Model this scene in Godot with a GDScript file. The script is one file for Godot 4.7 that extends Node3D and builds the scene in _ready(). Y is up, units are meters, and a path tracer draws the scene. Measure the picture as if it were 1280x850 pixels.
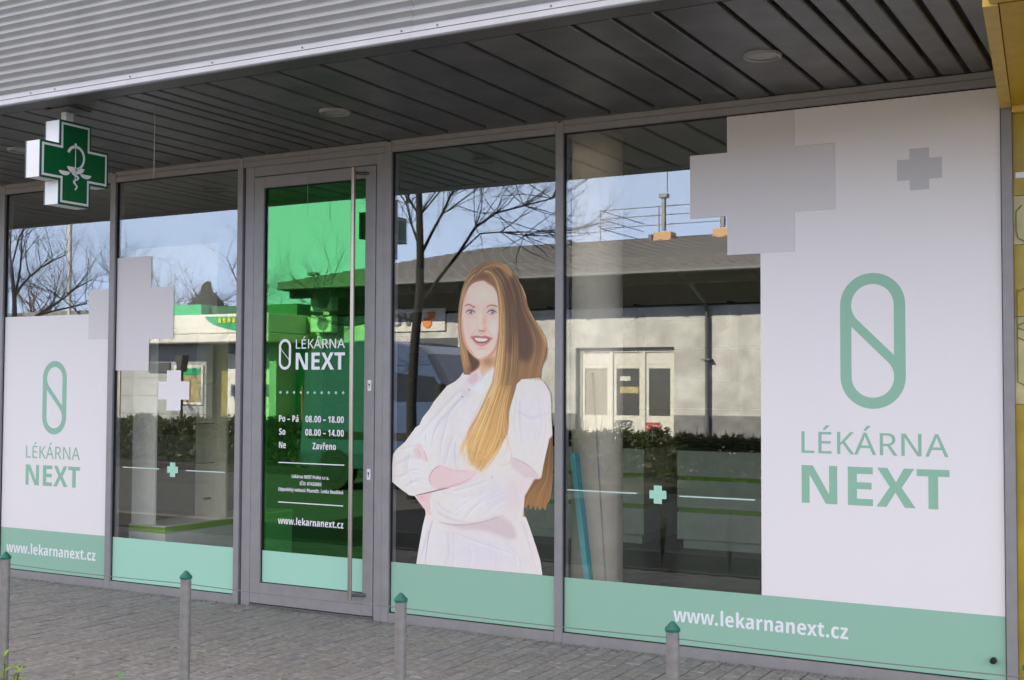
extends Node3D
# A pharmacy shop front under a metal canopy, seen from across the pavement, with the far side of the street mirrored in its glass.
# World: shop front in the plane z = 0, street towards +z, y up, metres.

const EYE := Vector3(0.0, 1.599, 6.85)
const YAW := 29.19414
const PITCH := 2.22373
const ROLL := 0.25353
const FOCAL := 1516.36          # in pixels of the 1280 x 850 photograph
const GLASS := -0.025           # outer face of the window panes
const FILM := -0.0236           # outer face of the printed films
const SOFFIT := 3.302

var rng := RandomNumberGenerator.new()
var M := {}
var taken := {}
var lens := Basis()

func _ready() -> void:
	rng.seed = 7
	setup_camera_and_light()
	make_materials()
	build_ground()
	build_shop()
	build_neighbour()
	build_street_furniture()
	build_interior()
	build_far_side()

# ------------------------------------------------------------------ camera, sky, sun
func setup_camera_and_light() -> void:
	var cam := Camera3D.new()
	cam.name = "camera"
	cam.position = EYE
	cam.rotation_degrees = Vector3(PITCH, YAW, ROLL)
	cam.fov = 31.3139
	cam.near = 0.05
	cam.far = 400.0
	cam.current = true
	add_child(cam)
	lens = Basis.from_euler(Vector3(deg_to_rad(PITCH), deg_to_rad(YAW), deg_to_rad(ROLL)))
	var sky_mat := ProceduralSkyMaterial.new()
	sky_mat.sky_top_color = lin(0.40, 0.335, 0.285)
	sky_mat.sky_horizon_color = lin(0.73, 0.91, 1.25)
	sky_mat.sky_curve = 0.32
	sky_mat.ground_bottom_color = lin(0.10, 0.10, 0.10)
	sky_mat.ground_horizon_color = lin(0.45, 0.48, 0.5)
	sky_mat.sun_angle_max = 1.0
	sky_mat.energy_multiplier = 1.0
	var sky := Sky.new()
	sky.sky_material = sky_mat
	var env := Environment.new()
	env.background_mode = Environment.BG_SKY
	env.sky = sky
	env.tonemap_mode = Environment.TONE_MAPPER_LINEAR
	env.tonemap_exposure = 3.85
	env.sdfgi_enabled = true
	env.ssao_enabled = true
	env.ssil_enabled = true
	var we := WorldEnvironment.new()
	we.name = "environment"
	we.environment = env
	add_child(we)
	var sun := DirectionalLight3D.new()
	sun.name = "sun"
	var az := deg_to_rad(24.0)
	var el := deg_to_rad(29.5)
	var dir := Vector3(sin(az) * cos(el), -sin(el), cos(az) * cos(el))
	sun.basis = Basis.looking_at(dir, Vector3.UP)
	sun.light_energy = 1.6
	sun.light_color = Color(1.0, 0.95, 0.86)
	sun.light_angular_distance = 0.5
	sun.shadow_enabled = true
	add_child(sun)

# ------------------------------------------------------------------ helpers: colour and material
func lin(r: float, g: float, b: float) -> Color:
	return Color(r, g, b).linear_to_srgb()

func mat(c: Color, rough := 0.6, metal := 0.0, spec := 0.5) -> StandardMaterial3D:
	var m := StandardMaterial3D.new()
	m.albedo_color = c
	m.roughness = rough
	m.metallic = metal
	m.metallic_specular = spec
	return m

func noise_tex(freq: float, lo: float, hi: float, size := 256, kind := FastNoiseLite.TYPE_SIMPLEX_SMOOTH, octaves := 3, sd := 1) -> NoiseTexture2D:
	var n := FastNoiseLite.new()
	n.noise_type = kind
	n.frequency = freq
	n.fractal_octaves = octaves
	n.seed = sd
	var g := Gradient.new()
	g.set_color(0, Color(lo, lo, lo))
	g.set_color(1, Color(hi, hi, hi))
	var t := NoiseTexture2D.new()
	t.width = size
	t.height = size
	t.seamless = true
	t.noise = n
	t.color_ramp = g
	return t

func grain(m: StandardMaterial3D, t: Texture2D, scale: float, bump: Texture2D = null, bump_cm := 0.0) -> StandardMaterial3D:
	m.albedo_texture = t
	m.uv1_triplanar = true
	m.uv1_world_triplanar = true
	m.uv1_scale = Vector3(scale, scale, scale)
	if bump:
		m.heightmap_enabled = true
		m.heightmap_texture = bump
		m.heightmap_scale = bump_cm
	return m

func mirror_glass(share: float) -> StandardMaterial3D:
	# a smooth coated pane: this share of the light is mirrored, the rest passes
	var white := Image.create(2, 2, false, Image.FORMAT_RGB8)
	white.fill(Color.WHITE)
	var m := StandardMaterial3D.new()
	m.transparency = BaseMaterial3D.TRANSPARENCY_ALPHA
	m.albedo_texture = ImageTexture.create_from_image(white)
	m.albedo_color = Color(0.97, 0.99, 1.0, share)
	m.metallic = 1.0
	m.roughness = 0.0
	return m

func make_materials() -> void:
	var speck := noise_tex(0.20, 0.72, 1.0, 256, FastNoiseLite.TYPE_VALUE, 3, 3)
	var blotch := noise_tex(0.012, 0.78, 1.0, 256, FastNoiseLite.TYPE_SIMPLEX_SMOOTH, 4, 5)
	var faint := noise_tex(0.02, 0.93, 1.0, 256, FastNoiseLite.TYPE_SIMPLEX_SMOOTH, 4, 9)
	var worn := noise_tex(0.03, 0.76, 1.0, 512, FastNoiseLite.TYPE_SIMPLEX_SMOOTH, 6, 11)
	M.frame = grain(mat(lin(0.285, 0.268, 0.268), 0.42), faint, 1.3)
	M.gasket = mat(lin(0.012, 0.012, 0.013), 0.7)
	M.soffit = []
	for k in 4:
		var d := 0.15 + 0.008 * k
		M.soffit.append(grain(mat(lin(d, d * 1.0, d * 1.03), 0.36), blotch, 0.9 + 0.13 * k))
	M.border = grain(mat(lin(0.12, 0.118, 0.118), 0.4), faint, 0.8)
	M.fascia = grain(mat(lin(0.37, 0.362, 0.35), 0.5, 0.1), faint, 0.7)
	M.trim = grain(mat(lin(0.46, 0.46, 0.48), 0.4, 0.2), faint, 0.9)
	M.screw = mat(lin(0.16, 0.15, 0.15), 0.5, 0.6)
	M.white_film = mat(lin(0.815, 0.765, 0.75), 0.42, 0.0, 0.42)
	M.grey_film = mat(lin(0.695, 0.645, 0.64), 0.42, 0.0, 0.42)
	M.dark_grey_film = mat(lin(0.565, 0.54, 0.545), 0.42, 0.0, 0.42)
	M.mint = mat(lin(0.29, 0.50, 0.375), 0.42, 0.0, 0.42)
	M.mint_pale = mat(lin(0.37, 0.66, 0.51), 0.42, 0.0, 0.42)
	M.logo = mat(lin(0.275, 0.50, 0.36), 0.42, 0.0, 0.42)
	M.print_white = mat(lin(0.82, 0.81, 0.83), 0.45)
	M.line_film = mat(lin(0.5, 0.66, 0.6), 0.45)
	M.glass = mirror_glass(0.105)
	M.door_outer = mirror_glass(0.05)
	M.door_inner = mirror_glass(0.2)
	var tint := StandardMaterial3D.new()
	tint.albedo_color = Color(lin(0.065, 0.84, 0.09), 0.0)
	tint.roughness = 0.0
	tint.refraction_enabled = true
	tint.refraction_scale = 0.0
	tint.transparency = BaseMaterial3D.TRANSPARENCY_ALPHA
	M.tint = tint
	M.steel = mat(lin(0.44, 0.37, 0.31), 0.32, 0.85)
	M.dark_steel = mat(lin(0.12, 0.12, 0.125), 0.4, 0.6)
	M.lock = mat(lin(0.72, 0.72, 0.73), 0.4, 0.1)
	M.black = mat(lin(0.01, 0.01, 0.011), 0.4)
	M.sign_white = mat(lin(0.72, 0.70, 0.70), 0.35)
	M.sign_green = mat(lin(0.0, 0.08, 0.018), 0.3)
	M.sign_edge = mat(lin(0.005, 0.075, 0.03), 0.35)
	M.sign_print = mat(lin(0.62, 0.6, 0.57), 0.45)
	M.lamp_ring = mat(lin(0.34, 0.33, 0.31), 0.35, 0.4)
	M.lamp_glass = mat(lin(0.38, 0.37, 0.36), 0.25)
	M.chain = mat(lin(0.3, 0.29, 0.27), 0.4, 0.7)
	# paving
	M.paver = []
	for k in 6:
		var t: float = [0.325, 0.345, 0.365, 0.335, 0.38, 0.355][k]
		var w: float = [1.0, 0.97, 0.98, 0.95, 0.97, 0.93][k]
		M.paver.append(grain(mat(lin(t, t * (0.965 + 0.025 * w) * 0.965, t * w * 0.93), 0.92), worn, 0.9 + 0.11 * k, speck, 0.12))
	M.joint = grain(mat(lin(0.20, 0.18, 0.16), 1.0), speck, 4.0)
	M.sand = grain(mat(lin(0.26, 0.235, 0.205), 1.0), speck, 5.0)
	M.asphalt = grain(mat(lin(0.075, 0.075, 0.077), 0.95), speck, 2.0, speck, 0.3)
	M.kerb = grain(mat(lin(0.15, 0.147, 0.14), 0.9), speck, 3.0)
	M.soil = grain(mat(lin(0.04, 0.034, 0.026), 1.0), speck, 3.0)
	M.grass = grain(mat(lin(0.06, 0.085, 0.03), 1.0), blotch, 1.0)
	M.galv = grain(mat(lin(0.31, 0.29, 0.27), 0.5, 0.35), noise_tex(0.03, 0.86, 1.0, 256, FastNoiseLite.TYPE_SIMPLEX_SMOOTH, 4, 4), 2.5)
	M.cap = mat(lin(0.008, 0.13, 0.095), 0.4)
	M.cable = mat(lin(0.2, 0.2, 0.2), 0.5, 0.4)
	# neighbour
	M.yellow = grain(mat(lin(0.74, 0.46, 0.02), 0.5), faint, 1.2)
	M.yellow_trim = grain(mat(lin(0.80, 0.54, 0.11), 0.5), faint, 1.5)
	M.yellow_panel = grain(mat(lin(0.46, 0.33, 0.015), 0.4), blotch, 0.9)
	M.cream_panel = grain(mat(lin(0.56, 0.48, 0.22), 0.4), blotch, 1.4)
	M.olive = mat(lin(0.22, 0.19, 0.03), 0.6)
	# inside
	M.inner_wall = grain(mat(lin(0.58, 0.55, 0.47), 0.8), faint, 0.8)
	M.inner_ceiling = mat(lin(0.42, 0.42, 0.40), 0.9)
	M.inner_floor = grain(mat(lin(0.06, 0.068, 0.045), 0.35), blotch, 0.8)
	M.column = grain(mat(lin(0.84, 0.75, 0.58), 0.7), faint, 1.1)
	M.counter = grain(mat(lin(0.86, 0.85, 0.74), 0.4), faint, 1.0)
	M.cream_board = grain(mat(lin(0.66, 0.62, 0.45), 0.45), faint, 1.0)
	M.lime = mat(lin(0.27, 0.52, 0.03), 0.4)
	M.turquoise = mat(lin(0.22, 0.76, 0.75), 0.4)
	M.turquoise_dark = mat(lin(0.08, 0.42, 0.44), 0.5)
	M.shelf_glass = mirror_glass(0.06)
	M.dark_wood = grain(mat(lin(0.05, 0.045, 0.04), 0.6), blotch, 1.0)
	M.red = mat(lin(0.5, 0.06, 0.05), 0.5)
	# far side of the street
	M.plaster = grain(mat(lin(0.64, 0.635, 0.60), 0.9), blotch, 0.35)
	M.plaster_cream = grain(mat(lin(0.66, 0.60, 0.48), 0.9), blotch, 0.5)
	M.plinth = grain(mat(lin(0.26, 0.26, 0.26), 0.9), blotch, 0.6)
	M.roof = grain(mat(lin(0.25, 0.24, 0.24), 0.75), speck, 0.8)
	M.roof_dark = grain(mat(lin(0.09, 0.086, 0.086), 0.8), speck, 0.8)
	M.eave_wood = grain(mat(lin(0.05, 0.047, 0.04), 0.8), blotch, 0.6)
	M.white_paint = grain(mat(lin(0.68, 0.66, 0.59), 0.6), faint, 0.8)
	M.window_dark = mat(lin(0.10, 0.10, 0.09), 0.1)
	M.curtain = grain(mat(lin(0.33, 0.31, 0.25), 0.5), faint, 2.0)
	M.pipe = mat(lin(0.14, 0.145, 0.15), 0.5, 0.3)
	M.chimney = mat(lin(0.56, 0.34, 0.18), 0.8)
	M.rail_metal = mat(lin(0.2, 0.2, 0.2), 0.5, 0.4)
	M.ac_white = mat(lin(0.66, 0.65, 0.6), 0.5)
	M.orange = mat(lin(0.75, 0.22, 0.04), 0.6)
	M.grey_panel = grain(mat(lin(0.42, 0.43, 0.43), 0.5), faint, 0.4)
	M.station_green = mat(lin(0.02, 0.42, 0.16), 0.45)
	M.station_dark = mat(lin(0.03, 0.13, 0.055), 0.5)
	M.station_white = mat(lin(0.78, 0.76, 0.7), 0.5)
	M.station_yellow = mat(lin(0.75, 0.65, 0.05), 0.5)
	M.door_blue = mat(lin(0.16, 0.18, 0.24), 0.4)
	M.bark = grain(mat(lin(0.026, 0.025, 0.02), 0.95), speck, 4.0)
	M.bark_brown = grain(mat(lin(0.17, 0.13, 0.10), 0.95), speck, 2.0)
	M.van_blue = mat(lin(0.035, 0.06, 0.12), 0.22)
	M.van_blue.clearcoat_enabled = true
	M.van_blue.clearcoat = 1.0
	M.van_blue.clearcoat_roughness = 0.05
	M.van_glass = mat(lin(0.015, 0.017, 0.02), 0.05)
	M.tyre = mat(lin(0.02, 0.02, 0.02), 0.85)
	M.rim = mat(lin(0.06, 0.06, 0.063), 0.35, 0.7)
	M.leaf_dark = leaf_mat(lin(0.032, 0.055, 0.018))
	M.leaf_mid = leaf_mat(lin(0.05, 0.08, 0.025))
	M.leaf_dry = leaf_mat(lin(0.07, 0.06, 0.03))
	M.needle = leaf_mat(lin(0.03, 0.055, 0.03))
	M.leaf_young = leaf_mat(lin(0.20, 0.36, 0.02))
	M.leaf_teal = leaf_mat(lin(0.06, 0.22, 0.06))
	M.stem = mat(lin(0.12, 0.11, 0.05), 0.8)
	M.flood = mat(lin(0.06, 0.06, 0.062), 0.6)

func leaf_mat(c: Color) -> StandardMaterial3D:
	var m := mat(c, 0.5)
	m.backlight_enabled = true
	m.backlight = Color(0.35, 0.35, 0.2)
	m.cull_mode = BaseMaterial3D.CULL_DISABLED
	return m

# ------------------------------------------------------------------ helpers: nodes
func numbered(called: String) -> String:
	taken[called] = taken.get(called, 0) + 1
	return called if taken[called] == 1 else "%s_%03d" % [called, taken[called] - 1]

func thing(called: String, label: String, category: String, at_pos := Vector3.ZERO, group := "") -> Node3D:
	var o := Node3D.new()
	o.name = numbered(called)
	add_child(o)
	o.position = at_pos
	o.set_meta("label", label)
	o.set_meta("category", category)
	if group:
		o.set_meta("group", group)
	return o

func tag(o: Node3D, label: String, category: String, group := "") -> Node3D:
	o.set_meta("label", label)
	o.set_meta("category", category)
	if group:
		o.set_meta("group", group)
	return o

func copy_of(o: Node3D, label := "") -> Node3D:
	var base: String = o.name
	var c: Node3D = o.duplicate()
	c.name = numbered(base)
	add_child(c)
	if label:
		c.set_meta("label", label)
	return c

func wpos(n: Node) -> Vector3:
	var p := Vector3.ZERO
	while n != self and n != null:
		p += (n as Node3D).position
		n = n.get_parent()
	return p

func group_part(parent: Node3D, called: String, at_pos: Vector3) -> Node3D:
	var o := Node3D.new()
	o.name = called
	parent.add_child(o, true)
	o.position = at_pos - wpos(parent)
	return o

func put(parent: Node3D, called: String, mesh: Mesh, m: Material, at_pos := Vector3.ZERO) -> MeshInstance3D:
	# a mesh whose vertices are relative to at_pos (world)
	var o := MeshInstance3D.new()
	o.name = called
	o.mesh = mesh
	o.material_override = m
	if parent == self:
		o.name = numbered(called)
		add_child(o)
		o.position = at_pos
	else:
		parent.add_child(o, true)
		o.position = at_pos - wpos(parent)
	return o

func put_mixed(parent: Node3D, called: String, pieces: Array, at_pos := Vector3.ZERO) -> MeshInstance3D:
	# one mesh with a surface for each [SurfaceTool, material]
	var mesh := ArrayMesh.new()
	for p in pieces:
		(p[0] as SurfaceTool).generate_normals()
		mesh = (p[0] as SurfaceTool).commit(mesh)
		mesh.surface_set_material(mesh.get_surface_count() - 1, p[1])
	return put(parent, called, mesh, null, at_pos)

func structure(o: Node3D) -> Node3D:
	o.set_meta("kind", "structure")
	return o

# ------------------------------------------------------------------ helpers: shapes
func start() -> SurfaceTool:
	var st := SurfaceTool.new()
	st.begin(Mesh.PRIMITIVE_TRIANGLES)
	st.set_smooth_group(-1)
	return st

func done(st: SurfaceTool) -> ArrayMesh:
	st.generate_normals()
	return st.commit()

func tri(st: SurfaceTool, a: Vector3, b: Vector3, c: Vector3) -> void:
	# counter-clockwise seen from outside; Godot wants clockwise
	st.add_vertex(a)
	st.add_vertex(c)
	st.add_vertex(b)

func quad(st: SurfaceTool, a: Vector3, b: Vector3, c: Vector3, d: Vector3) -> void:
	tri(st, a, b, c)
	tri(st, a, c, d)

func add_box(st: SurfaceTool, lo: Vector3, hi: Vector3, bev := 0.0) -> void:
	var c := (lo + hi) / 2.0
	var h := (hi - lo) / 2.0
	var b: float = min(bev, min(h.x, min(h.y, h.z)) * 0.45)
	if b <= 0.0:
		for ax in 3:
			for s in [-1.0, 1.0]:
				var n := Vector3.ZERO
				n[ax] = s * h[ax]
				var u := Vector3.ZERO
				u[(ax + 1) % 3] = h[(ax + 1) % 3]
				var v := Vector3.ZERO
				v[(ax + 2) % 3] = h[(ax + 2) % 3] * s
				quad(st, c + n - u - v, c + n + u - v, c + n + u + v, c + n - u + v)
		return
	for ax in 3:
		var a1: int = (ax + 1) % 3
		var a2: int = (ax + 2) % 3
		for s in [-1.0, 1.0]:
			var n := Vector3.ZERO
			n[ax] = s * h[ax]
			var u := Vector3.ZERO
			u[a1] = h[a1] - b
			var v := Vector3.ZERO
			v[a2] = (h[a2] - b) * s
			quad(st, c + n - u - v, c + n + u - v, c + n + u + v, c + n - u + v)
		# edges running along ax
		for s1 in [-1.0, 1.0]:
			for s2 in [-1.0, 1.0]:
				var e := Vector3.ZERO
				e[ax] = h[ax] - b
				var p := Vector3.ZERO
				p[a1] = s1 * h[a1]
				p[a2] = s2 * (h[a2] - b)
				var q := Vector3.ZERO
				q[a1] = s1 * (h[a1] - b)
				q[a2] = s2 * h[a2]
				if s1 * s2 > 0:
					quad(st, c + p - e, c + q - e, c + q + e, c + p + e)
				else:
					quad(st, c + q - e, c + p - e, c + p + e, c + q + e)
	for sx in [-1.0, 1.0]:
		for sy in [-1.0, 1.0]:
			for sz in [-1.0, 1.0]:
				var x := c + Vector3(sx * h.x, sy * (h.y - b), sz * (h.z - b))
				var y := c + Vector3(sx * (h.x - b), sy * h.y, sz * (h.z - b))
				var z := c + Vector3(sx * (h.x - b), sy * (h.y - b), sz * h.z)
				if sx * sy * sz > 0:
					tri(st, x, y, z)
				else:
					tri(st, x, z, y)

func box(parent: Node3D, called: String, lo: Vector3, hi: Vector3, m: Material, bev := 0.0) -> MeshInstance3D:
	var c := Vector3((lo.x + hi.x) / 2.0, lo.y, (lo.z + hi.z) / 2.0)
	var st := start()
	add_box(st, lo - c, hi - c, bev)
	return put(parent, called, done(st), m, c)

func ccw(p: PackedVector2Array) -> PackedVector2Array:
	if Geometry2D.is_polygon_clockwise(p):
		p = p.duplicate()
		p.reverse()
	return p

func add_sheet(st: SurfaceTool, poly: PackedVector2Array, z0: float, z1: float) -> void:
	# an upright plate with that outline in x, y
	var p := ccw(poly)
	var idx := Geometry2D.triangulate_polygon(p)
	for k in range(0, idx.size(), 3):
		var a := p[idx[k]]
		var b := p[idx[k + 1]]
		var c := p[idx[k + 2]]
		if (b - a).cross(c - a) < 0:
			var t := b
			b = c
			c = t
		tri(st, Vector3(a.x, a.y, z1), Vector3(b.x, b.y, z1), Vector3(c.x, c.y, z1))
		tri(st, Vector3(a.x, a.y, z0), Vector3(c.x, c.y, z0), Vector3(b.x, b.y, z0))
	for k in p.size():
		var a := p[k]
		var b := p[(k + 1) % p.size()]
		quad(st, Vector3(a.x, a.y, z0), Vector3(b.x, b.y, z0), Vector3(b.x, b.y, z1), Vector3(a.x, a.y, z1))

func add_slab(st: SurfaceTool, poly: PackedVector2Array, y0: float, y1: float) -> void:
	# a lying plate with that outline in x, z
	var p := ccw(poly)
	var idx := Geometry2D.triangulate_polygon(p)
	for k in range(0, idx.size(), 3):
		var a := p[idx[k]]
		var b := p[idx[k + 1]]
		var c := p[idx[k + 2]]
		if (b - a).cross(c - a) < 0:
			var t := b
			b = c
			c = t
		tri(st, Vector3(a.x, y1, a.y), Vector3(c.x, y1, c.y), Vector3(b.x, y1, b.y))
		tri(st, Vector3(a.x, y0, a.y), Vector3(b.x, y0, b.y), Vector3(c.x, y0, c.y))
	for k in p.size():
		var a := p[k]
		var b := p[(k + 1) % p.size()]
		quad(st, Vector3(a.x, y0, a.y), Vector3(a.x, y1, a.y), Vector3(b.x, y1, b.y), Vector3(b.x, y0, b.y))

func plate(parent: Node3D, called: String, pts: Array, z0: float, z1: float, m: Material) -> MeshInstance3D:
	var p := PackedVector2Array(pts)
	var r := Rect2(p[0], Vector2.ZERO)
	for q in p:
		r = r.expand(q)
	var c := Vector3(r.get_center().x, r.position.y, (z0 + z1) / 2.0)
	var moved := PackedVector2Array()
	for q in p:
		moved.append(q - Vector2(c.x, c.y))
	var st := start()
	add_sheet(st, moved, z0 - c.z, z1 - c.z)
	return put(parent, called, done(st), m, c)

func rect(x0: float, y0: float, x1: float, y1: float) -> Array:
	return [Vector2(x0, y0), Vector2(x1, y0), Vector2(x1, y1), Vector2(x0, y1)]

func plus_shape(cx: float, cy: float, w: float, h: float, bw: float, bh: float) -> Array:
	var a := w / 2
	var b := h / 2
	var c := bw / 2
	var d := bh / 2
	return [Vector2(cx - c, cy - b), Vector2(cx + c, cy - b), Vector2(cx + c, cy - d), Vector2(cx + a, cy - d), Vector2(cx + a, cy + d), Vector2(cx + c, cy + d), Vector2(cx + c, cy + b), Vector2(cx - c, cy + b), Vector2(cx - c, cy + d), Vector2(cx - a, cy + d), Vector2(cx - a, cy - d), Vector2(cx - c, cy - d)]

func add_tube(st: SurfaceTool, pts: Array, radii: Array, sides := 6, smooth := true, capped := true) -> void:
	st.set_smooth_group(1 if smooth else -1)
	var rings := []
	var up := Vector3.UP
	for k in pts.size():
		var d: Vector3 = ((pts[min(k + 1, pts.size() - 1)] as Vector3) - (pts[max(k - 1, 0)] as Vector3)).normalized()
		if abs(d.dot(up)) > 0.95:
			up = Vector3.RIGHT if abs(d.x) < 0.9 else Vector3.FORWARD
		var u := d.cross(up).normalized()
		var v := u.cross(d).normalized()
		up = v
		var ring := []
		for s in sides:
			var t := TAU * s / sides
			ring.append((pts[k] as Vector3) + (u * cos(t) + v * sin(t)) * float(radii[k]))
		rings.append(ring)
	for k in pts.size() - 1:
		for s in sides:
			var n := (s + 1) % sides
			quad(st, rings[k][s], rings[k][n], rings[k + 1][n], rings[k + 1][s])
	st.set_smooth_group(-1)
	if capped:
		for s in range(1, sides - 1):
			tri(st, rings[0][0], rings[0][s + 1], rings[0][s])
			var e: Array = rings[-1]
			tri(st, e[0], e[s], e[s + 1])

func tube(parent: Node3D, called: String, pts: Array, r: float, m: Material, sides := 12) -> MeshInstance3D:
	var base: Vector3 = pts[0]
	var moved := []
	var radii := []
	for p in pts:
		moved.append((p as Vector3) - base)
		radii.append(r)
	var st := start()
	add_tube(st, moved, radii, sides)
	return put(parent, called, done(st), m, base)

func add_lathe(st: SurfaceTool, prof: Array, sides := 24) -> void:
	# prof: Vector2(radius, height) from bottom to top
	for k in prof.size() - 1:
		var a: Vector2 = prof[k]
		var b: Vector2 = prof[k + 1]
		for s in sides:
			var t0 := TAU * s / sides
			var t1 := TAU * (s + 1) / sides
			quad(st, Vector3(a.x * sin(t0), a.y, a.x * cos(t0)), Vector3(a.x * sin(t1), a.y, a.x * cos(t1)), Vector3(b.x * sin(t1), b.y, b.x * cos(t1)), Vector3(b.x * sin(t0), b.y, b.x * cos(t0)))

func lathe(parent: Node3D, called: String, prof: Array, base: Vector3, m: Material, sides := 24, smooth := false) -> MeshInstance3D:
	var st := start()
	if smooth:
		st.set_smooth_group(1)
	add_lathe(st, prof, sides)
	return put(parent, called, done(st), m, base)

# where the line of sight through a pixel of the photograph meets the upright plane z
func at(px: float, py: float, z: float) -> Vector3:
	var d := lens * Vector3((px - 640.0) / FOCAL, -(py - 425.0) / FOCAL, -1.0)
	return EYE + d * ((z - EYE.z) / d.z)

# ------------------------------------------------------------------ lettering and prints
var fonts := {}

func font(bold: bool) -> SystemFont:
	if not fonts.has(bold):
		var f := SystemFont.new()
		f.font_names = PackedStringArray(["Droid Sans"])
		f.font_weight = 700 if bold else 400
		fonts[bold] = f
	return fonts[bold]

func text_mesh(t: String, bold: bool) -> TextMesh:
	var tm := TextMesh.new()
	tm.font = font(bold)
	tm.font_size = 96
	tm.pixel_size = 0.01
	tm.depth = 0.05
	tm.curve_step = 1.5
	tm.text = t
	return tm

func lettering(parent: Node3D, t: String, x0: float, x1: float, base: float, cap: float, z: float, m: Material, bold := true, thick := 0.0005) -> MeshInstance3D:
	var tm := text_mesh(t, bold)
	var a := tm.get_aabb()
	var h := text_mesh("H", bold).get_aabb()
	var s := Vector3((x1 - x0) / a.size.x, cap / h.size.y, thick / a.size.z)
	var o := put(parent, "lettering", tm, m, Vector3(x0 - a.position.x * s.x, base - h.position.y * s.y, z - a.position.z * s.z))
	o.scale = s
	return o

func capsule_logo(parent: Node3D, cx: float, cy: float, w: float, h: float, z: float, m: Material, thick := 0.0005) -> MeshInstance3D:
	var stroke := w * 0.1737
	var ro := w / 2.0
	var ri := ro - stroke
	var cc := h / 2.0 - ro
	var outer := []
	var inner := []
	var n := 18
	for k in n + 1:
		var t := PI * k / n
		outer.append(Vector2(cos(t) * ro, cc + sin(t) * ro))
		inner.append(Vector2(cos(t) * ri, cc + sin(t) * ri))
	for k in n + 1:
		var t := PI + PI * k / n
		outer.append(Vector2(cos(t) * ro, -cc + sin(t) * ro))
		inner.append(Vector2(cos(t) * ri, -cc + sin(t) * ri))
	var st := start()
	for k in outer.size():
		var j: int = (k + 1) % outer.size()
		add_sheet(st, PackedVector2Array([outer[k], outer[j], inner[j], inner[k]]), 0.0, thick)
	var band := PackedVector2Array()
	for k in 7:
		var t := PI + PI / 4 * k / 6.0
		band.append(Vector2(cos(t) * ri, cc + sin(t) * ri))
	var last := band[band.size() - 1]
	band.append(Vector2(ri, last.y - (ri - last.x)))
	var half := band.duplicate()
	for q in half:
		band.append(-q)
	add_sheet(st, band, 0.0, thick)
	return put(parent, "logo", done(st), m, Vector3(cx, cy, z))

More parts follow.
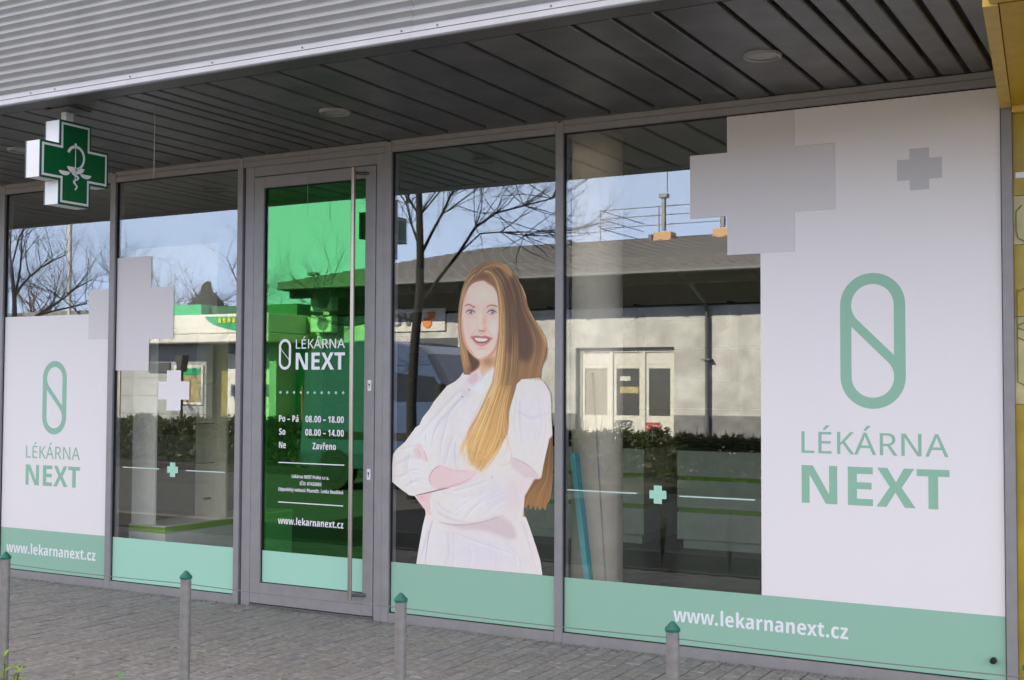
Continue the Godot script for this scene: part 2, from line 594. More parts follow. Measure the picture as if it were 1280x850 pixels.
# ------------------------------------------------------------------ ground, pavement, road
func build_ground() -> void:
	var st := start()
	add_box(st, Vector3(-160, -0.4, -60), Vector3(120, -0.146, 160))
	structure(put(self, "ground", done(st), M.asphalt))
	# pavement bed in front of the shop, with the pavers on it
	var pave := Node3D.new()
	pave.name = "pavement"
	add_child(pave)
	structure(pave)
	box(pave, "bed", Vector3(-16, -0.3, -0.02), Vector3(8, -0.010, 3.05), M.joint)
	var spots := []
	var w := 0.1
	var l := 0.2
	for i in range(-125, 25):
		for j in range(-1, 16):
			var x := i * w + 0.05
			var z0 := j * l + (l / 2 if i % 2 else 0.0) + 0.012
			var z1 := z0 + l
			if z1 < 0.03 or z0 > 3.0:
				continue
			z0 = max(z0, 0.0)
			z1 = min(z1, 3.03)
			if z1 - z0 < 0.03:
				continue
			spots.append([x, z0, z1])
	var cam_flat := Vector2(EYE.x, EYE.z)
	var seen := []
	var unseen := []
	for s in spots:
		var c := Vector3(s[0], 0.0, (s[1] + s[2]) / 2)
		var q := lens.transposed() * (c - EYE)
		var px: float = 640.0 + FOCAL * q.x / -q.z
		var py: float = 425.0 - FOCAL * q.y / -q.z
		if q.z < 0 and px > -25 and px < 1300 and py < 868:
			seen.append([Vector2(c.x, c.z).distance_to(cam_flat), s])
		else:
			unseen.append(s)
	seen.sort_custom(func(a, b): return a[0] < b[0])
	var shared := {}
	for k in seen.size():
		var s: Array = seen[k][1]
		var lift := rng.randf_range(-0.003, 0.002)
		if k < 300:
			var key := "%d_%.3f" % [rng.randi() % 3, s[2] - s[1]]
			if not shared.has(key):
				var b := start()
				add_box(b, Vector3(-0.0465, -0.05, -(s[2] - s[1]) / 2 + 0.0035), Vector3(0.0465, 0.0, (s[2] - s[1]) / 2 - 0.0035), 0.003 + 0.0012 * (rng.randi() % 3))
				shared[key] = done(b)
			var o := put(pave, "paver", shared[key], M.paver[rng.randi() % 6], Vector3(s[0], lift, (s[1] + s[2]) / 2))
			o.rotation = Vector3(rng.randf_range(-0.006, 0.006), rng.randf_range(-0.008, 0.008), rng.randf_range(-0.01, 0.01))
		else:
			unseen.append(s)
	var piles := [start(), start(), start(), start(), start(), start()]
	for s in unseen:
		var lift := rng.randf_range(-0.003, 0.002)
		add_box(piles[rng.randi() % 6], Vector3(s[0] - 0.0465, lift - 0.05, s[1] + 0.0035), Vector3(s[0] + 0.0465, lift, s[2] - 0.0035))
	var mixed := []
	for k in 6:
		mixed.append([piles[k], M.paver[k]])
	put_mixed(pave, "other_pavers", mixed).set_meta("kind", "stuff")
	# sand and grit gathered in the joints by the shop front
	var g := start()
	for k in 1100:
		var x := rng.randf_range(-8.8, -1.2)
		var z: float = 0.004 + absf(rng.randfn(0.0, 0.06))
		var r := rng.randf_range(0.003, 0.011)
		var a := rng.randf() * TAU
		var c := Vector3(x, 0.0005, z)
		var p := c + Vector3(cos(a), 0, sin(a)) * r
		var q := c + Vector3(cos(a + 2.2), 0, sin(a + 2.2)) * r
		var o2 := c + Vector3(cos(a + 4.1), 0, sin(a + 4.1)) * r
		var top := c + Vector3(0, r * 0.6, 0)
		tri(g, p, top, q)
		tri(g, q, top, o2)
		tri(g, o2, top, p)
	# pale sand washed out of some cross joints
	for k in spots.size():
		if rng.randf() < 0.3:
			var s: Array = spots[k]
			if s[0] > -9.0 and s[0] < -1.0:
				var w0 := rng.randf_range(0.01, 0.045)
				add_box(g, Vector3(s[0] - w0, -0.008, s[2] - 0.006), Vector3(s[0] + rng.randf_range(0.01, 0.045), 0.0005, s[2] + 0.004))
	var grit := put(pave, "grit", done(g), M.sand)
	grit.set_meta("kind", "stuff")
	# kerb, planting strip and road edge on this side
	var bed := structure(box(self, "planting_bed", Vector3(-16, -0.35, 3.18), Vector3(8, -0.03, 4.3), M.soil))
	bed.name = "planting_bed"
	var kb := Node3D.new()
	kb.name = "kerb"
	add_child(kb)
	structure(kb)
	for k in 24:
		box(kb, "kerb_stone", Vector3(-16 + k * 1.0 + 0.004, -0.3, 3.06), Vector3(-15 + k * 1.0 - 0.004, 0.004, 3.17), M.kerb, 0.008)
	for k in 24:
		box(kb, "kerb_stone", Vector3(-16 + k * 1.0 + 0.004, -0.3, 4.31), Vector3(-15 + k * 1.0 - 0.004, -0.02, 4.45), M.kerb, 0.012)
	structure(box(self, "verge", Vector3(-60, -0.3, 11.9), Vector3(30, -0.04, 15.5), M.soil))
	structure(box(self, "forecourt", Vector3(-60, -0.3, 15.6), Vector3(30, -0.05, 36), M.asphalt))

# ------------------------------------------------------------------ the shop
func build_shop() -> void:
	var shop := thing("pharmacy_building", "grey metal pharmacy shop front with printed windows under a ribbed canopy", "building", Vector3(-5.0, 0, 0))
	build_shell(shop)
	build_canopy(shop)
	build_frames(shop)
	build_windows(shop)
	build_door(shop)
	build_cross_sign()

func build_shell(shop: Node3D) -> void:
	# room behind the glass, closed by walls, floor and ceiling with thickness
	box(shop, "room_floor", Vector3(-12.0, -0.25, -8.2), Vector3(-0.84, 0.006, -0.055), M.inner_floor)
	box(shop, "room_ceiling", Vector3(-12.0, 3.36, -8.2), Vector3(-0.84, 3.6, -0.06), M.inner_ceiling)
	box(shop, "back_wall", Vector3(-12.0, 0.006, -8.45), Vector3(-0.84, 3.6, -8.2), M.inner_wall)
	box(shop, "side_wall", Vector3(-12.25, -0.25, -8.45), Vector3(-12.0, 3.6, -0.0), M.inner_wall)
	box(shop, "side_wall", Vector3(-0.84, 0.006, -8.45), Vector3(-0.66, 3.6, -0.075), M.inner_wall)
	box(shop, "front_wall", Vector3(-12.0, -0.2, -0.2), Vector3(-10.16, 3.36, -0.0), M.plinth)
	# upper storey above the canopy
	box(shop, "upper_storey", Vector3(-12.25, 3.6, -8.45), Vector3(-0.66, 8.0, 1.86), M.border)
	box(shop, "canopy_end", Vector3(-12.25, 3.30, 0.0), Vector3(-12.15, 3.6, 1.9), M.border)

func build_canopy(shop: Node3D) -> void:
	# soffit boards, laid from the glass to the canopy edge, with open joints under a dark deck
	box(shop, "soffit_deck", Vector3(-12.14, 3.47, -0.05), Vector3(-0.70, 3.597, 1.86), M.border)
	var seams := [-6.316, -6.11, -5.887, -5.663, -5.452, -5.309, -5.173, -5.012, -4.817, -4.516, -4.303, -4.007, -3.71, -3.421, -3.11, -2.818, -2.517, -2.306, -2.095, -1.798, -1.591, -1.449, -1.311, -1.168, -1.019, -0.885, -0.70]
	var x: float = seams[0]
	var steps := [0.21, 0.3, 0.3, 0.21, 0.21, 0.15, 0.15, 0.3, 0.21, 0.3, 0.3, 0.21, 0.15, 0.15, 0.3]
	var k := 0
	while x > -12.0:
		x -= steps[k % steps.size()]
		k += 1
		seams.push_front(x)
	for i in seams.size() - 1:
		var a: float = seams[i] + 0.0145
		var b: float = seams[i + 1] - 0.0145
		var o := box(shop, "soffit_board", Vector3(a, SOFFIT, 0.004), Vector3(b, SOFFIT + 0.03, 1.785), M.soffit[rng.randi() % 4], 0.006)
		o.rotation = Vector3(rng.randf_range(-0.0012, 0.0012), 0, rng.randf_range(-0.004, 0.004))
	box(shop, "soffit_border", Vector3(-12.14, SOFFIT - 0.002, 1.797), Vector3(-0.70, SOFFIT + 0.03, 1.935), M.border, 0.003)
	# ribbed cladding in sheets, with a lipped trim below
	var edges := [-12.2, -11.38, -8.69, -6.0, -3.31, -0.68]
	for i in edges.size() - 1:
		var x0: float = edges[i] + 0.0006
		var x1: float = edges[i + 1] - 0.0006
		var dz := 0.001 if i % 2 else 0.0
		var st := start()
		st.set_smooth_group(1)
		var prof := []
		var y := 3.372
		var pitch := 0.0505
		while y < 8.0:
			for q in [[0.0, -1.0], [0.05, -0.88], [0.40, 0.86], [0.46, 1.0], [0.53, 0.86], [0.94, -0.88]]:
				prof.append(Vector2(y + pitch * q[0], 1.945 + dz + 0.013 * q[1]))
			y += pitch
		for p in prof.size() - 1:
			var a: Vector2 = prof[p]
			var b: Vector2 = prof[p + 1]
			quad(st, Vector3(x0, a.x, a.y), Vector3(x1, a.x, a.y), Vector3(x1, b.x, b.y), Vector3(x0, b.x, b.y))
		put(shop, "cladding_sheet", done(st), M.fascia)
		box(shop, "cladding_backing", Vector3(x0, 3.36, 1.9), Vector3(x1, 8.0, 1.925 + dz), M.border)
		# trim: a sloping lip, a step and a drip edge
		var tr := start()
		var lip := [Vector2(3.300, 1.940), Vector2(3.297, 1.962), Vector2(3.304, 1.968), Vector2(3.333, 1.959), Vector2(3.3345, 1.945), Vector2(3.3375, 1.945), Vector2(3.339, 1.955), Vector2(3.368, 1.944), Vector2(3.374, 1.938), Vector2(3.374, 1.93), Vector2(3.300, 1.93)]
		for p in lip.size():
			var a: Vector2 = lip[p]
			var b: Vector2 = lip[(p + 1) % lip.size()]
			quad(tr, Vector3(x0, a.x, a.y), Vector3(x1, a.x, a.y), Vector3(x1, b.x, b.y), Vector3(x0, b.x, b.y))
		var trim := put(shop, "trim", done(tr), M.trim)
		var sx := x0 + 0.15
		while sx < x1 - 0.05:
			tube(trim, "screw", [Vector3(sx, 3.352, 1.948), Vector3(sx, 3.352, 1.9555)], 0.0045, M.screw, 8)
			sx += 0.62
	box(shop, "parapet", Vector3(-12.25, 8.02, -8.45), Vector3(-0.66, 8.08, 1.99), M.trim)
	# round ceiling lamps, switched off
	for c in [Vector2(-1.883, 0.868), Vector2(-4.6, 0.88), Vector2(-7.36, 0.97), Vector2(-10.1, 0.92)]:
		var base := Vector3(c.x, SOFFIT, c.y)
		var lamp := lathe(shop, "downlight", [Vector2(0.078, 0.0), Vector2(0.078, -0.012), Vector2(0.086, -0.017), Vector2(0.094, -0.014), Vector2(0.099, 0.0)], base, M.lamp_ring, 32)
		lathe(lamp, "diffuser", [Vector2(0.0, -0.009), Vector2(0.078, -0.006)], base, M.lamp_glass, 32)

func build_frames(shop: Node3D) -> void:
	for a in [[-10.16, -10.10], [-8.83, -8.77], [-7.509, -7.449], [-6.175, -6.124], [-4.843, -4.784], [-3.516, -3.4605], [-0.858, -0.803]]:
		box(shop, "mullion", Vector3(a[0], -0.02, -0.09), Vector3(a[1], 3.288, 0.002), M.frame, 0.003)
	var bays := [[-10.10, -8.83], [-8.77, -7.509], [-7.449, -6.175], [-6.124, -4.843], [-4.784, -3.516], [-3.4605, -0.858]]
	for i in bays.size():
		var x0: float = bays[i][0]
		var x1: float = bays[i][1]
		box(shop, "top_rail", Vector3(x0, 3.217, -0.09), Vector3(x1, 3.262, 0.0), M.frame, 0.003)
		box(shop, "head_strip", Vector3(x0 - 0.02, 3.263, -0.09), Vector3(x1 + 0.02, 3.300, -0.004), M.frame, 0.002)
		if i != 3:
			box(shop, "bottom_rail", Vector3(x0, -0.01, -0.09), Vector3(x1, 0.061, 0.0), M.frame, 0.003)
			# rubber gaskets round the pane
			box(shop, "gasket", Vector3(x0, 0.061, -0.04), Vector3(x0 + 0.006, 3.217, -0.018), M.gasket)
			box(shop, "gasket", Vector3(x1 - 0.006, 0.061, -0.04), Vector3(x1, 3.217, -0.018), M.gasket)
			box(shop, "gasket", Vector3(x0, 3.211, -0.04), Vector3(x1, 3.217, -0.018), M.gasket)
			box(shop, "gasket", Vector3(x0, 0.061, -0.04), Vector3(x1, 0.066, -0.018), M.gasket)

func film(parent: Node3D, called: String, pts: Array, m: Material, lift := 0.0) -> MeshInstance3D:
	return plate(parent, called, pts, FILM - 0.0008 + lift, FILM + lift, m)

func pane(shop: Node3D, x0: float, x1: float) -> MeshInstance3D:
	return box(shop, "window_pane", Vector3(x0 + 0.001, 0.062, GLASS - 0.008), Vector3(x1 - 0.001, 3.216, GLASS), M.glass)

func build_windows(shop: Node3D) -> void:
	pane(shop, -10.10, -8.83)
	# first window: poster on its lower part
	var p1 := pane(shop, -8.77, -7.509)
	film(p1, "poster", rect(-8.763, 0.405, -7.516, 2.172), M.white_film)
	film(p1, "mint_band", rect(-8.763, 0.067, -7.516, 0.4045), M.mint)
	film(p1, "cross_film", rect(-7.757, 1.967, -7.516, 2.367), M.grey_film, 0.001)
	capsule_logo(p1, -8.141, 1.496, 0.284, 0.602, FILM + 0.0004, M.logo)
	lettering(p1, "LÉKÁRNA", -8.471, -7.83, 0.994, 0.101, FILM + 0.0004, M.logo, false)
	lettering(p1, "NEXT", -8.471, -7.826, 0.771, 0.168, FILM + 0.0004, M.logo)
	lettering(p1, "www.lekarnanext.cz", -8.692, -7.631, 0.201, 0.083, FILM + 0.0004, M.print_white)
	# second window: half cross, small crosses, mint band
	var p2 := pane(shop, -7.449, -6.175)
	film(p2, "cross_film", [Vector2(-7.442, 1.717), Vector2(-7.084, 1.717), Vector2(-7.084, 1.96), Vector2(-6.831, 1.96), Vector2(-6.831, 2.364), Vector2(-7.072, 2.364), Vector2(-7.072, 2.611), Vector2(-7.442, 2.611)], M.grey_film)
	film(p2, "small_cross", plus_shape(-6.815, 1.562, 0.322, 0.308, 0.147, 0.139), M.white_film)
	film(p2, "tiny_cross", plus_shape(-6.814, 0.955, 0.112, 0.11, 0.056, 0.05), M.mint_pale)
	film(p2, "line_strip", rect(-7.346, 0.9525, -6.955, 0.9605), M.line_film)
	film(p2, "line_strip", rect(-6.677, 0.9505, -6.285, 0.9585), M.line_film)
	film(p2, "mint_band", rect(-7.442, 0.067, -6.182, 0.4045), M.mint_pale)
	# third window: the cut-out print of a woman
	var p3 := pane(shop, -4.784, -3.516)
	film(p3, "mint_band", rect(-4.777, 0.067, -3.523, 0.4045), M.mint)
	build_portrait(p3)
	# fourth window: wide, with the poster on its right
	var p4 := pane(shop, -3.4605, -0.858)
	film(p4, "poster", [Vector2(-2.18, 0.405), Vector2(-0.8645, 0.405), Vector2(-0.8645, 3.2105), Vector2(-1.9755, 3.2105), Vector2(-1.9755, 2.997), Vector2(-1.742, 2.997), Vector2(-1.742, 2.617), Vector2(-1.9755, 2.617), Vector2(-1.9755, 2.386), Vector2(-2.18, 2.386)], M.white_film)
	film(p4, "cross_film", plus_shape_big(), M.grey_film)
	film(p4, "small_cross", plus_shape(-1.281, 2.807, 0.238, 0.23, 0.104, 0.116), M.dark_grey_film, 0.001)
	capsule_logo(p4, -1.5405, 1.866, 0.357, 0.758, FILM + 0.0004, M.logo)
	lettering(p4, "LÉKÁRNA", -1.943, -1.142, 1.2315, 0.122, FILM + 0.0004, M.logo, false)
	lettering(p4, "NEXT", -1.943, -1.138, 0.9485, 0.214, FILM + 0.0004, M.logo)
	film(p4, "mint_band", rect(-3.454, 0.067, -0.8645, 0.4045), M.mint)
	lettering(p4, "www.lekarnanext.cz", -2.725, -1.685, 0.2015, 0.083, FILM + 0.0004, M.print_white)
	film(p4, "tiny_cross", plus_shape(-2.824, 0.952, 0.11, 0.11, 0.053, 0.05), M.mint_pale)
	film(p4, "line_strip", rect(-3.438, 0.9495, -2.963, 0.9575), M.line_film)
	film(p4, "line_strip", rect(-2.686, 0.9455, -2.217, 0.9535), M.line_film)
	tube(p4, "rubber_stop", [Vector3(-0.924, 0.174, FILM), Vector3(-0.924, 0.174, 0.012)], 0.0165, M.black, 16)

func plus_shape_big() -> Array:
	return [Vector2(-2.382, 2.386), Vector2(-1.9765, 2.386), Vector2(-1.9765, 2.618), Vector2(-1.743, 2.618), Vector2(-1.743, 2.996), Vector2(-1.9765, 2.996), Vector2(-1.9765, 3.2105), Vector2(-2.382, 3.2105), Vector2(-2.382, 2.998), Vector2(-2.615, 2.998), Vector2(-2.615, 2.618), Vector2(-2.382, 2.618)]

func build_door(shop: Node3D) -> void:
	# fixed frame
	box(shop, "door_post", Vector3(-6.124, -0.01, -0.10), Vector3(-6.102, 3.217, -0.088), M.frame)
	box(shop, "door_jamb", Vector3(-6.102, -0.01, -0.09), Vector3(-6.018, 3.217, -0.006), M.frame, 0.003)
	box(shop, "door_jamb", Vector3(-4.912, -0.01, -0.09), Vector3(-4.843, 3.217, -0.003), M.frame, 0.003)
	box(shop, "door_head", Vector3(-6.018, 3.143, -0.09), Vector3(-4.912, 3.216, -0.006), M.frame, 0.003)
	box(shop, "threshold", Vector3(-6.02, -0.012, -0.09), Vector3(-4.91, 0.016, 0.005), M.kerb, 0.004)
	# leaf
	var door := group_part(shop, "door", Vector3(-5.466, 0.022, -0.03))
	box(door, "stile", Vector3(-6.013, 0.022, -0.07), Vector3(-5.922, 3.137, -0.001), M.frame, 0.003)
	box(door, "stile", Vector3(-5.004, 0.022, -0.07), Vector3(-4.9175, 3.137, -0.001), M.frame, 0.003)
	box(door, "rail", Vector3(-5.922, 0.022, -0.07), Vector3(-5.004, 0.172, -0.0012), M.frame, 0.002)
	box(door, "rail", Vector3(-5.922, 3.053, -0.07), Vector3(-5.004, 3.137, -0.0012), M.frame, 0.002)
	for g in [[-5.922, 0.172, -5.916, 3.053], [-5.010, 0.172, -5.004, 3.053], [-5.916, 3.047, -5.010, 3.053], [-5.916, 0.172, -5.010, 0.177]]:
		box(door, "gasket", Vector3(g[0], g[1], -0.045), Vector3(g[2], g[3], -0.018), M.gasket)
	var q := QuadMesh.new()
	q.size = Vector2(0.904, 2.868)
	var mid := Vector3(-5.463, 1.612, 0)
	put(door, "clear_coat", q, M.door_outer, mid + Vector3(0, 0, GLASS))
	put(door, "green_film", q, M.tint, mid + Vector3(0, 0, GLASS - 0.002))
	put(door, "pane", q, M.door_inner, mid + Vector3(0, 0, GLASS - 0.005))
	film(door, "mint_band", rect(-5.915, 0.1775, -5.011, 0.4045), M.mint_pale)
	# print on the glass
	var z := FILM
	capsule_logo(door, -5.7255, 1.829, 0.112, 0.222, z, M.print_white)
	lettering(door, "LÉKÁRNA", -5.626, -5.187, 1.869, 0.066, z, M.print_white, false)
	lettering(door, "NEXT", -5.625, -5.185, 1.7175, 0.121, z, M.print_white)
	for k in 10:
		var x := -5.764 + k * 0.0628
		film(door, "dot", [Vector2(x, 1.541), Vector2(x + 0.0125, 1.5535), Vector2(x, 1.566), Vector2(x - 0.0125, 1.5535)], M.mint_pale)
	lettering(door, "Po – Pá", -5.774, -5.594, 1.342, 0.046, z, M.print_white)
	lettering(door, "08.00 – 18.00", -5.531, -5.19, 1.342, 0.046, z, M.print_white)
	lettering(door, "So", -5.772, -5.713, 1.247, 0.046, z, M.print_white)
	lettering(door, "08.00 – 14.00", -5.531, -5.189, 1.247, 0.046, z, M.print_white)
	lettering(door, "Ne", -5.771, -5.708, 1.151, 0.046, z, M.print_white)
	lettering(door, "Zavřeno", -5.464, -5.257, 1.151, 0.046, z, M.print_white)
	film(door, "line_strip", rect(-5.775, 1.0435, -5.184, 1.0505), M.print_white)
	film(door, "line_strip", rect(-5.775, 0.7585, -5.189, 0.7655), M.print_white)
	lettering(door, "Lékárna NEXT Praha s.r.o.", -5.65, -5.315, 0.940, 0.024, z, M.print_white)
	lettering(door, "IČO: 07433603", -5.577, -5.382, 0.8915, 0.024, z, M.print_white)
	lettering(door, "Odpovědný vedoucí: PharmDr. Lenka Boudíová", -5.773, -5.19, 0.843, 0.025, z, M.print_white)
	lettering(door, "www.lekarnanext.cz", -5.772, -5.185, 0.605, 0.049, z, M.print_white)
	# long pull bar
	var bar := tube(door, "pull_bar", [Vector3(-5.05, 0.132, 0.078), Vector3(-5.05, 3.118, 0.078)], 0.0155, M.steel, 20)
	for y in [0.165, 3.085]:
		tube(bar, "bracket", [Vector3(-5.05, y, 0.066), Vector3(-5.035, y, 0.03), Vector3(-4.985, y, 0.006), Vector3(-4.975, y, -0.001)], 0.011, M.dark_steel, 12)
	for y in [1.605, 0.993]:
		var lk := box(door, "lock_plate", Vector3(-4.967, y - 0.038, -0.001), Vector3(-4.937, y + 0.038, 0.008), M.lock, 0.004)
		tube(lk, "keyhole", [Vector3(-4.952, y + 0.008, 0.007), Vector3(-4.952, y + 0.008, 0.0088)], 0.0075, M.black, 12)
		box(lk, "keyhole", Vector3(-4.9545, y - 0.018, 0.007), Vector3(-4.9495, y + 0.006, 0.0086), M.black)

# ------------------------------------------------------------------ pharmacy cross
func build_cross_sign() -> void:
	var s := thing("cross_sign", "green pharmacy cross light box with bowl and snake emblem hanging under the canopy", "sign", Vector3(-6.065, 2.705, 1.662))
	# the face lies in the y, z plane and looks along +x: drawn as (u, v) with u towards the shop
	var face := Basis(Vector3(0, 0, -1), Vector3(0, 1, 0), Vector3(1, 0, 0))
	var c := Vector3(-6.0, 2.962, 1.662)
	var parts := [["case", 0.520, 0.516, 0.238, 0.222, -0.125, -0.006, M.sign_white], ["edge_rim", 0.526, 0.522, 0.244, 0.228, -0.0058, 0.0, M.sign_edge], ["outline", 0.498, 0.494, 0.216, 0.200, 0.0002, 0.0012, M.sign_print], ["face", 0.470, 0.466, 0.188, 0.172, 0.0014, 0.0026, M.sign_green], ["edge_rim", 0.526, 0.522, 0.244, 0.228, -0.1312, -0.1252, M.sign_edge]]
	for p in parts:
		var st := start()
		add_sheet(st, PackedVector2Array(plus_shape(0, 0, p[1], p[2], p[3], p[4])), p[5], p[6])
		var o := put(s, p[0], done(st), p[7], c)
		o.basis = face
	# emblem: staff, bowl, pans and snake
	var e := start()
	var z0 := 0.0028
	var z1 := 0.0040
	add_sheet(e, PackedVector2Array(rect(-0.0025, -0.13, 0.0025, 0.115)), z0, z1)
	add_sheet(e, PackedVector2Array(arc_poly(Vector2(0, 0.123), 0.009, 0, TAU, 14)), z0, z1)
	for b in [[Vector2(0.004, -0.018), 0.066], [Vector2(-0.082, -0.052), 0.042], [Vector2(0.082, -0.052), 0.042]]:
		var pp: PackedVector2Array = arc_poly(Vector2.ZERO, 1.0, PI, TAU, 14)
		var sc: float = b[1]
		var qq := PackedVector2Array()
		for v in pp:
			qq.append(b[0] + Vector2(v.x * sc, v.y * sc * 0.62))
		add_sheet(e, qq, z0, z1)
	var snake := []
	for k in 25:
		var t := deg_to_rad(160.0 - k * 10.0)
		snake.append(Vector2(0.004 + cos(t) * 0.062, 0.048 + sin(t) * 0.062 + (0.0 if k < 14 else -0.0012 * (k - 13))))
	var y := -0.045
	for k in 20:
		var f := k / 19.0
		snake.append(Vector2(0.004 - sin(f * 4.2 * PI) * lerpf(0.03, 0.006, f), -0.040 - f * 0.118))
	for k in snake.size() - 1:
		var a: Vector2 = snake[k]
		var b: Vector2 = snake[k + 1]
		var w := lerpf(0.009, 0.0045, k / float(snake.size()))
		var n := (b - a).orthogonal().normalized() * w
		var ov := (b - a) * 0.12
		add_sheet(e, PackedVector2Array([a - n - ov, a + n - ov, b + n + ov, b - n + ov]), z0 + 0.0002 * (k % 2), z1 + 0.0002 * (k % 2))
	var em := put(s, "emblem", done(e), M.sign_print, c)
	em.basis = face
	box(s, "hanger", Vector3(-6.09, 3.219, 1.64), Vector3(-6.045, SOFFIT - 0.012, 1.70), M.sign_white, 0.003)
	box(s, "ceiling_plate", Vector3(-6.16, SOFFIT - 0.012, 1.60), Vector3(-5.93, SOFFIT - 0.003, 1.775), M.soffit[0], 0.003)
	# cords under the canopy
	var ch := thing("hanging_chain", "thin bead chain hanging from the canopy ceiling near the green cross", "chain", Vector3(-5.436, SOFFIT, 1.557))
	var links := start()
	for k in 46:
		var yy := SOFFIT - 0.002 - k * 0.0098
		add_tube(links, [Vector3(-5.436, yy, 1.557) - wpos(ch), Vector3(-5.436, yy - 0.004, 1.557) - wpos(ch), Vector3(-5.436, yy - 0.0075, 1.557) - wpos(ch)], [0.0014, 0.0034, 0.0014], 6)
	put(ch, "beads", done(links), M.chain, wpos(ch))
	tube(ch, "cord", [Vector3(-5.436, SOFFIT, 1.557), Vector3(-5.436, 2.846, 1.557)], 0.0009, M.chain, 5)
	var wire := tube(self, "hanging_wire", [Vector3(-5.43, SOFFIT, 0.1), Vector3(-5.433, 3.0, 0.102), Vector3(-5.43, 2.80, 0.1)], 0.0013, M.chain, 6)
	tag(wire, "short thin wire hanging from the canopy ceiling in front of the green glass door", "wire")

func arc_poly(c: Vector2, r: float, a0: float, a1: float, n: int) -> PackedVector2Array:
	var p := PackedVector2Array()
	var full: bool = abs(a1 - a0) > TAU - 0.01
	for k in (n if full else n + 1):
		var t := a0 + (a1 - a0) * k / n
		p.append(c + Vector2(cos(t), sin(t)) * r)
	return p

# ------------------------------------------------------------------ the printed portrait
const CV := 340.0      # canvas pixels per metre
var cw := 0
var chh := 0
var origin := Vector2()
var buf := PackedFloat32Array()

func cpt(x: float, y: float) -> Vector2:
	# photograph pixel on the window -> canvas pixel
	var w := at(x, y, FILM)
	return Vector2((w.x - origin.x) * CV, (origin.y - w.y) * CV)

func cpts(flat: Array) -> PackedVector2Array:
	var out := PackedVector2Array()
	for k in range(0, flat.size(), 2):
		out.append(cpt(flat[k], flat[k + 1]))
	return out

func smooth_closed(p: PackedVector2Array, n := 5) -> PackedVector2Array:
	var out := PackedVector2Array()
	var s := p.size()
	for k in s:
		for j in n:
			out.append(p[k].cubic_interpolate(p[(k + 1) % s], p[(k - 1 + s) % s], p[(k + 2) % s], j / float(n)))
	return out

func paint(flat: Array, c0: Color, feather := 1, alpha := 1.0, rounded := true) -> void:
	var p := cpts(flat)
	if rounded:
		p = smooth_closed(p)
	paint_poly(p, c0, feather, alpha)

func paint_poly(p: PackedVector2Array, c0: Color, feather: int, alpha: float) -> void:
	var r := Rect2(p[0], Vector2.ZERO)
	for q in p:
		r = r.expand(q)
	var x0: int = max(0, int(r.position.x) - feather * 3 - 2)
	var y0: int = max(0, int(r.position.y) - feather * 3 - 2)
	var x1: int = min(cw - 1, int(r.end.x) + feather * 3 + 2)
	var y1: int = min(chh - 1, int(r.end.y) + feather * 3 + 2)
	var w := x1 - x0 + 1
	var h := y1 - y0 + 1
	if w <= 0 or h <= 0:
		return
	var m := PackedFloat32Array()
	m.resize(w * h)
	for yy in h:
		for sub in 2:
			var sy := y0 + yy + 0.25 + 0.5 * sub
			var xs := []
			for k in p.size():
				var a := p[k]
				var b := p[(k + 1) % p.size()]
				if (a.y <= sy) != (b.y <= sy):
					xs.append(a.x + (b.x - a.x) * (sy - a.y) / (b.y - a.y))
			xs.sort()
			for k in range(0, xs.size() - 1, 2):
				var l: float = xs[k] - x0
				var e: float = xs[k + 1] - x0
				for xx in range(max(0, int(floor(l))), min(w - 1, int(floor(e))) + 1):
					m[yy * w + xx] += 0.5 * clampf(min(e, xx + 1.0) - max(l, float(xx)), 0.0, 1.0)
	for pass_no in (2 if feather > 0 else 0):
		m = box_blur(m, w, h, feather)
	for yy in h:
		var row := (y0 + yy) * cw
		for xx in w:
			var a := m[yy * w + xx] * alpha
			if a > 0.003:
				var i := (row + x0 + xx) * 3
				buf[i] += (c0.r - buf[i]) * a
				buf[i + 1] += (c0.g - buf[i + 1]) * a
				buf[i + 2] += (c0.b - buf[i + 2]) * a

func box_blur(m: PackedFloat32Array, w: int, h: int, r: int) -> PackedFloat32Array:
	var t := PackedFloat32Array()
	t.resize(w * h)
	var inv := 1.0 / (2 * r + 1)
	for y in h:
		var s := 0.0
		for x in range(-r, w):
			if x + r < w:
				s += m[y * w + x + r]
			if x - r - 1 >= 0:
				s -= m[y * w + x - r - 1]
			if x >= 0:
				t[y * w + x] = s * inv
	var o := PackedFloat32Array()
	o.resize(w * h)
	for x in w:
		var s := 0.0
		for y in range(-r, h):
			if y + r < h:
				s += t[(y + r) * w + x]
			if y - r - 1 >= 0:
				s -= t[(y - r - 1) * w + x]
			if y >= 0:
				o[y * w + x] = s * inv
	return o

func strand(flat: Array, w: float, c0: Color, c1: Color, alpha: float) -> void:
	# a soft line through those photograph pixels, thinning out at both ends
	var p := cpts(flat)
	strand_c(p, w, c0, c1, alpha)

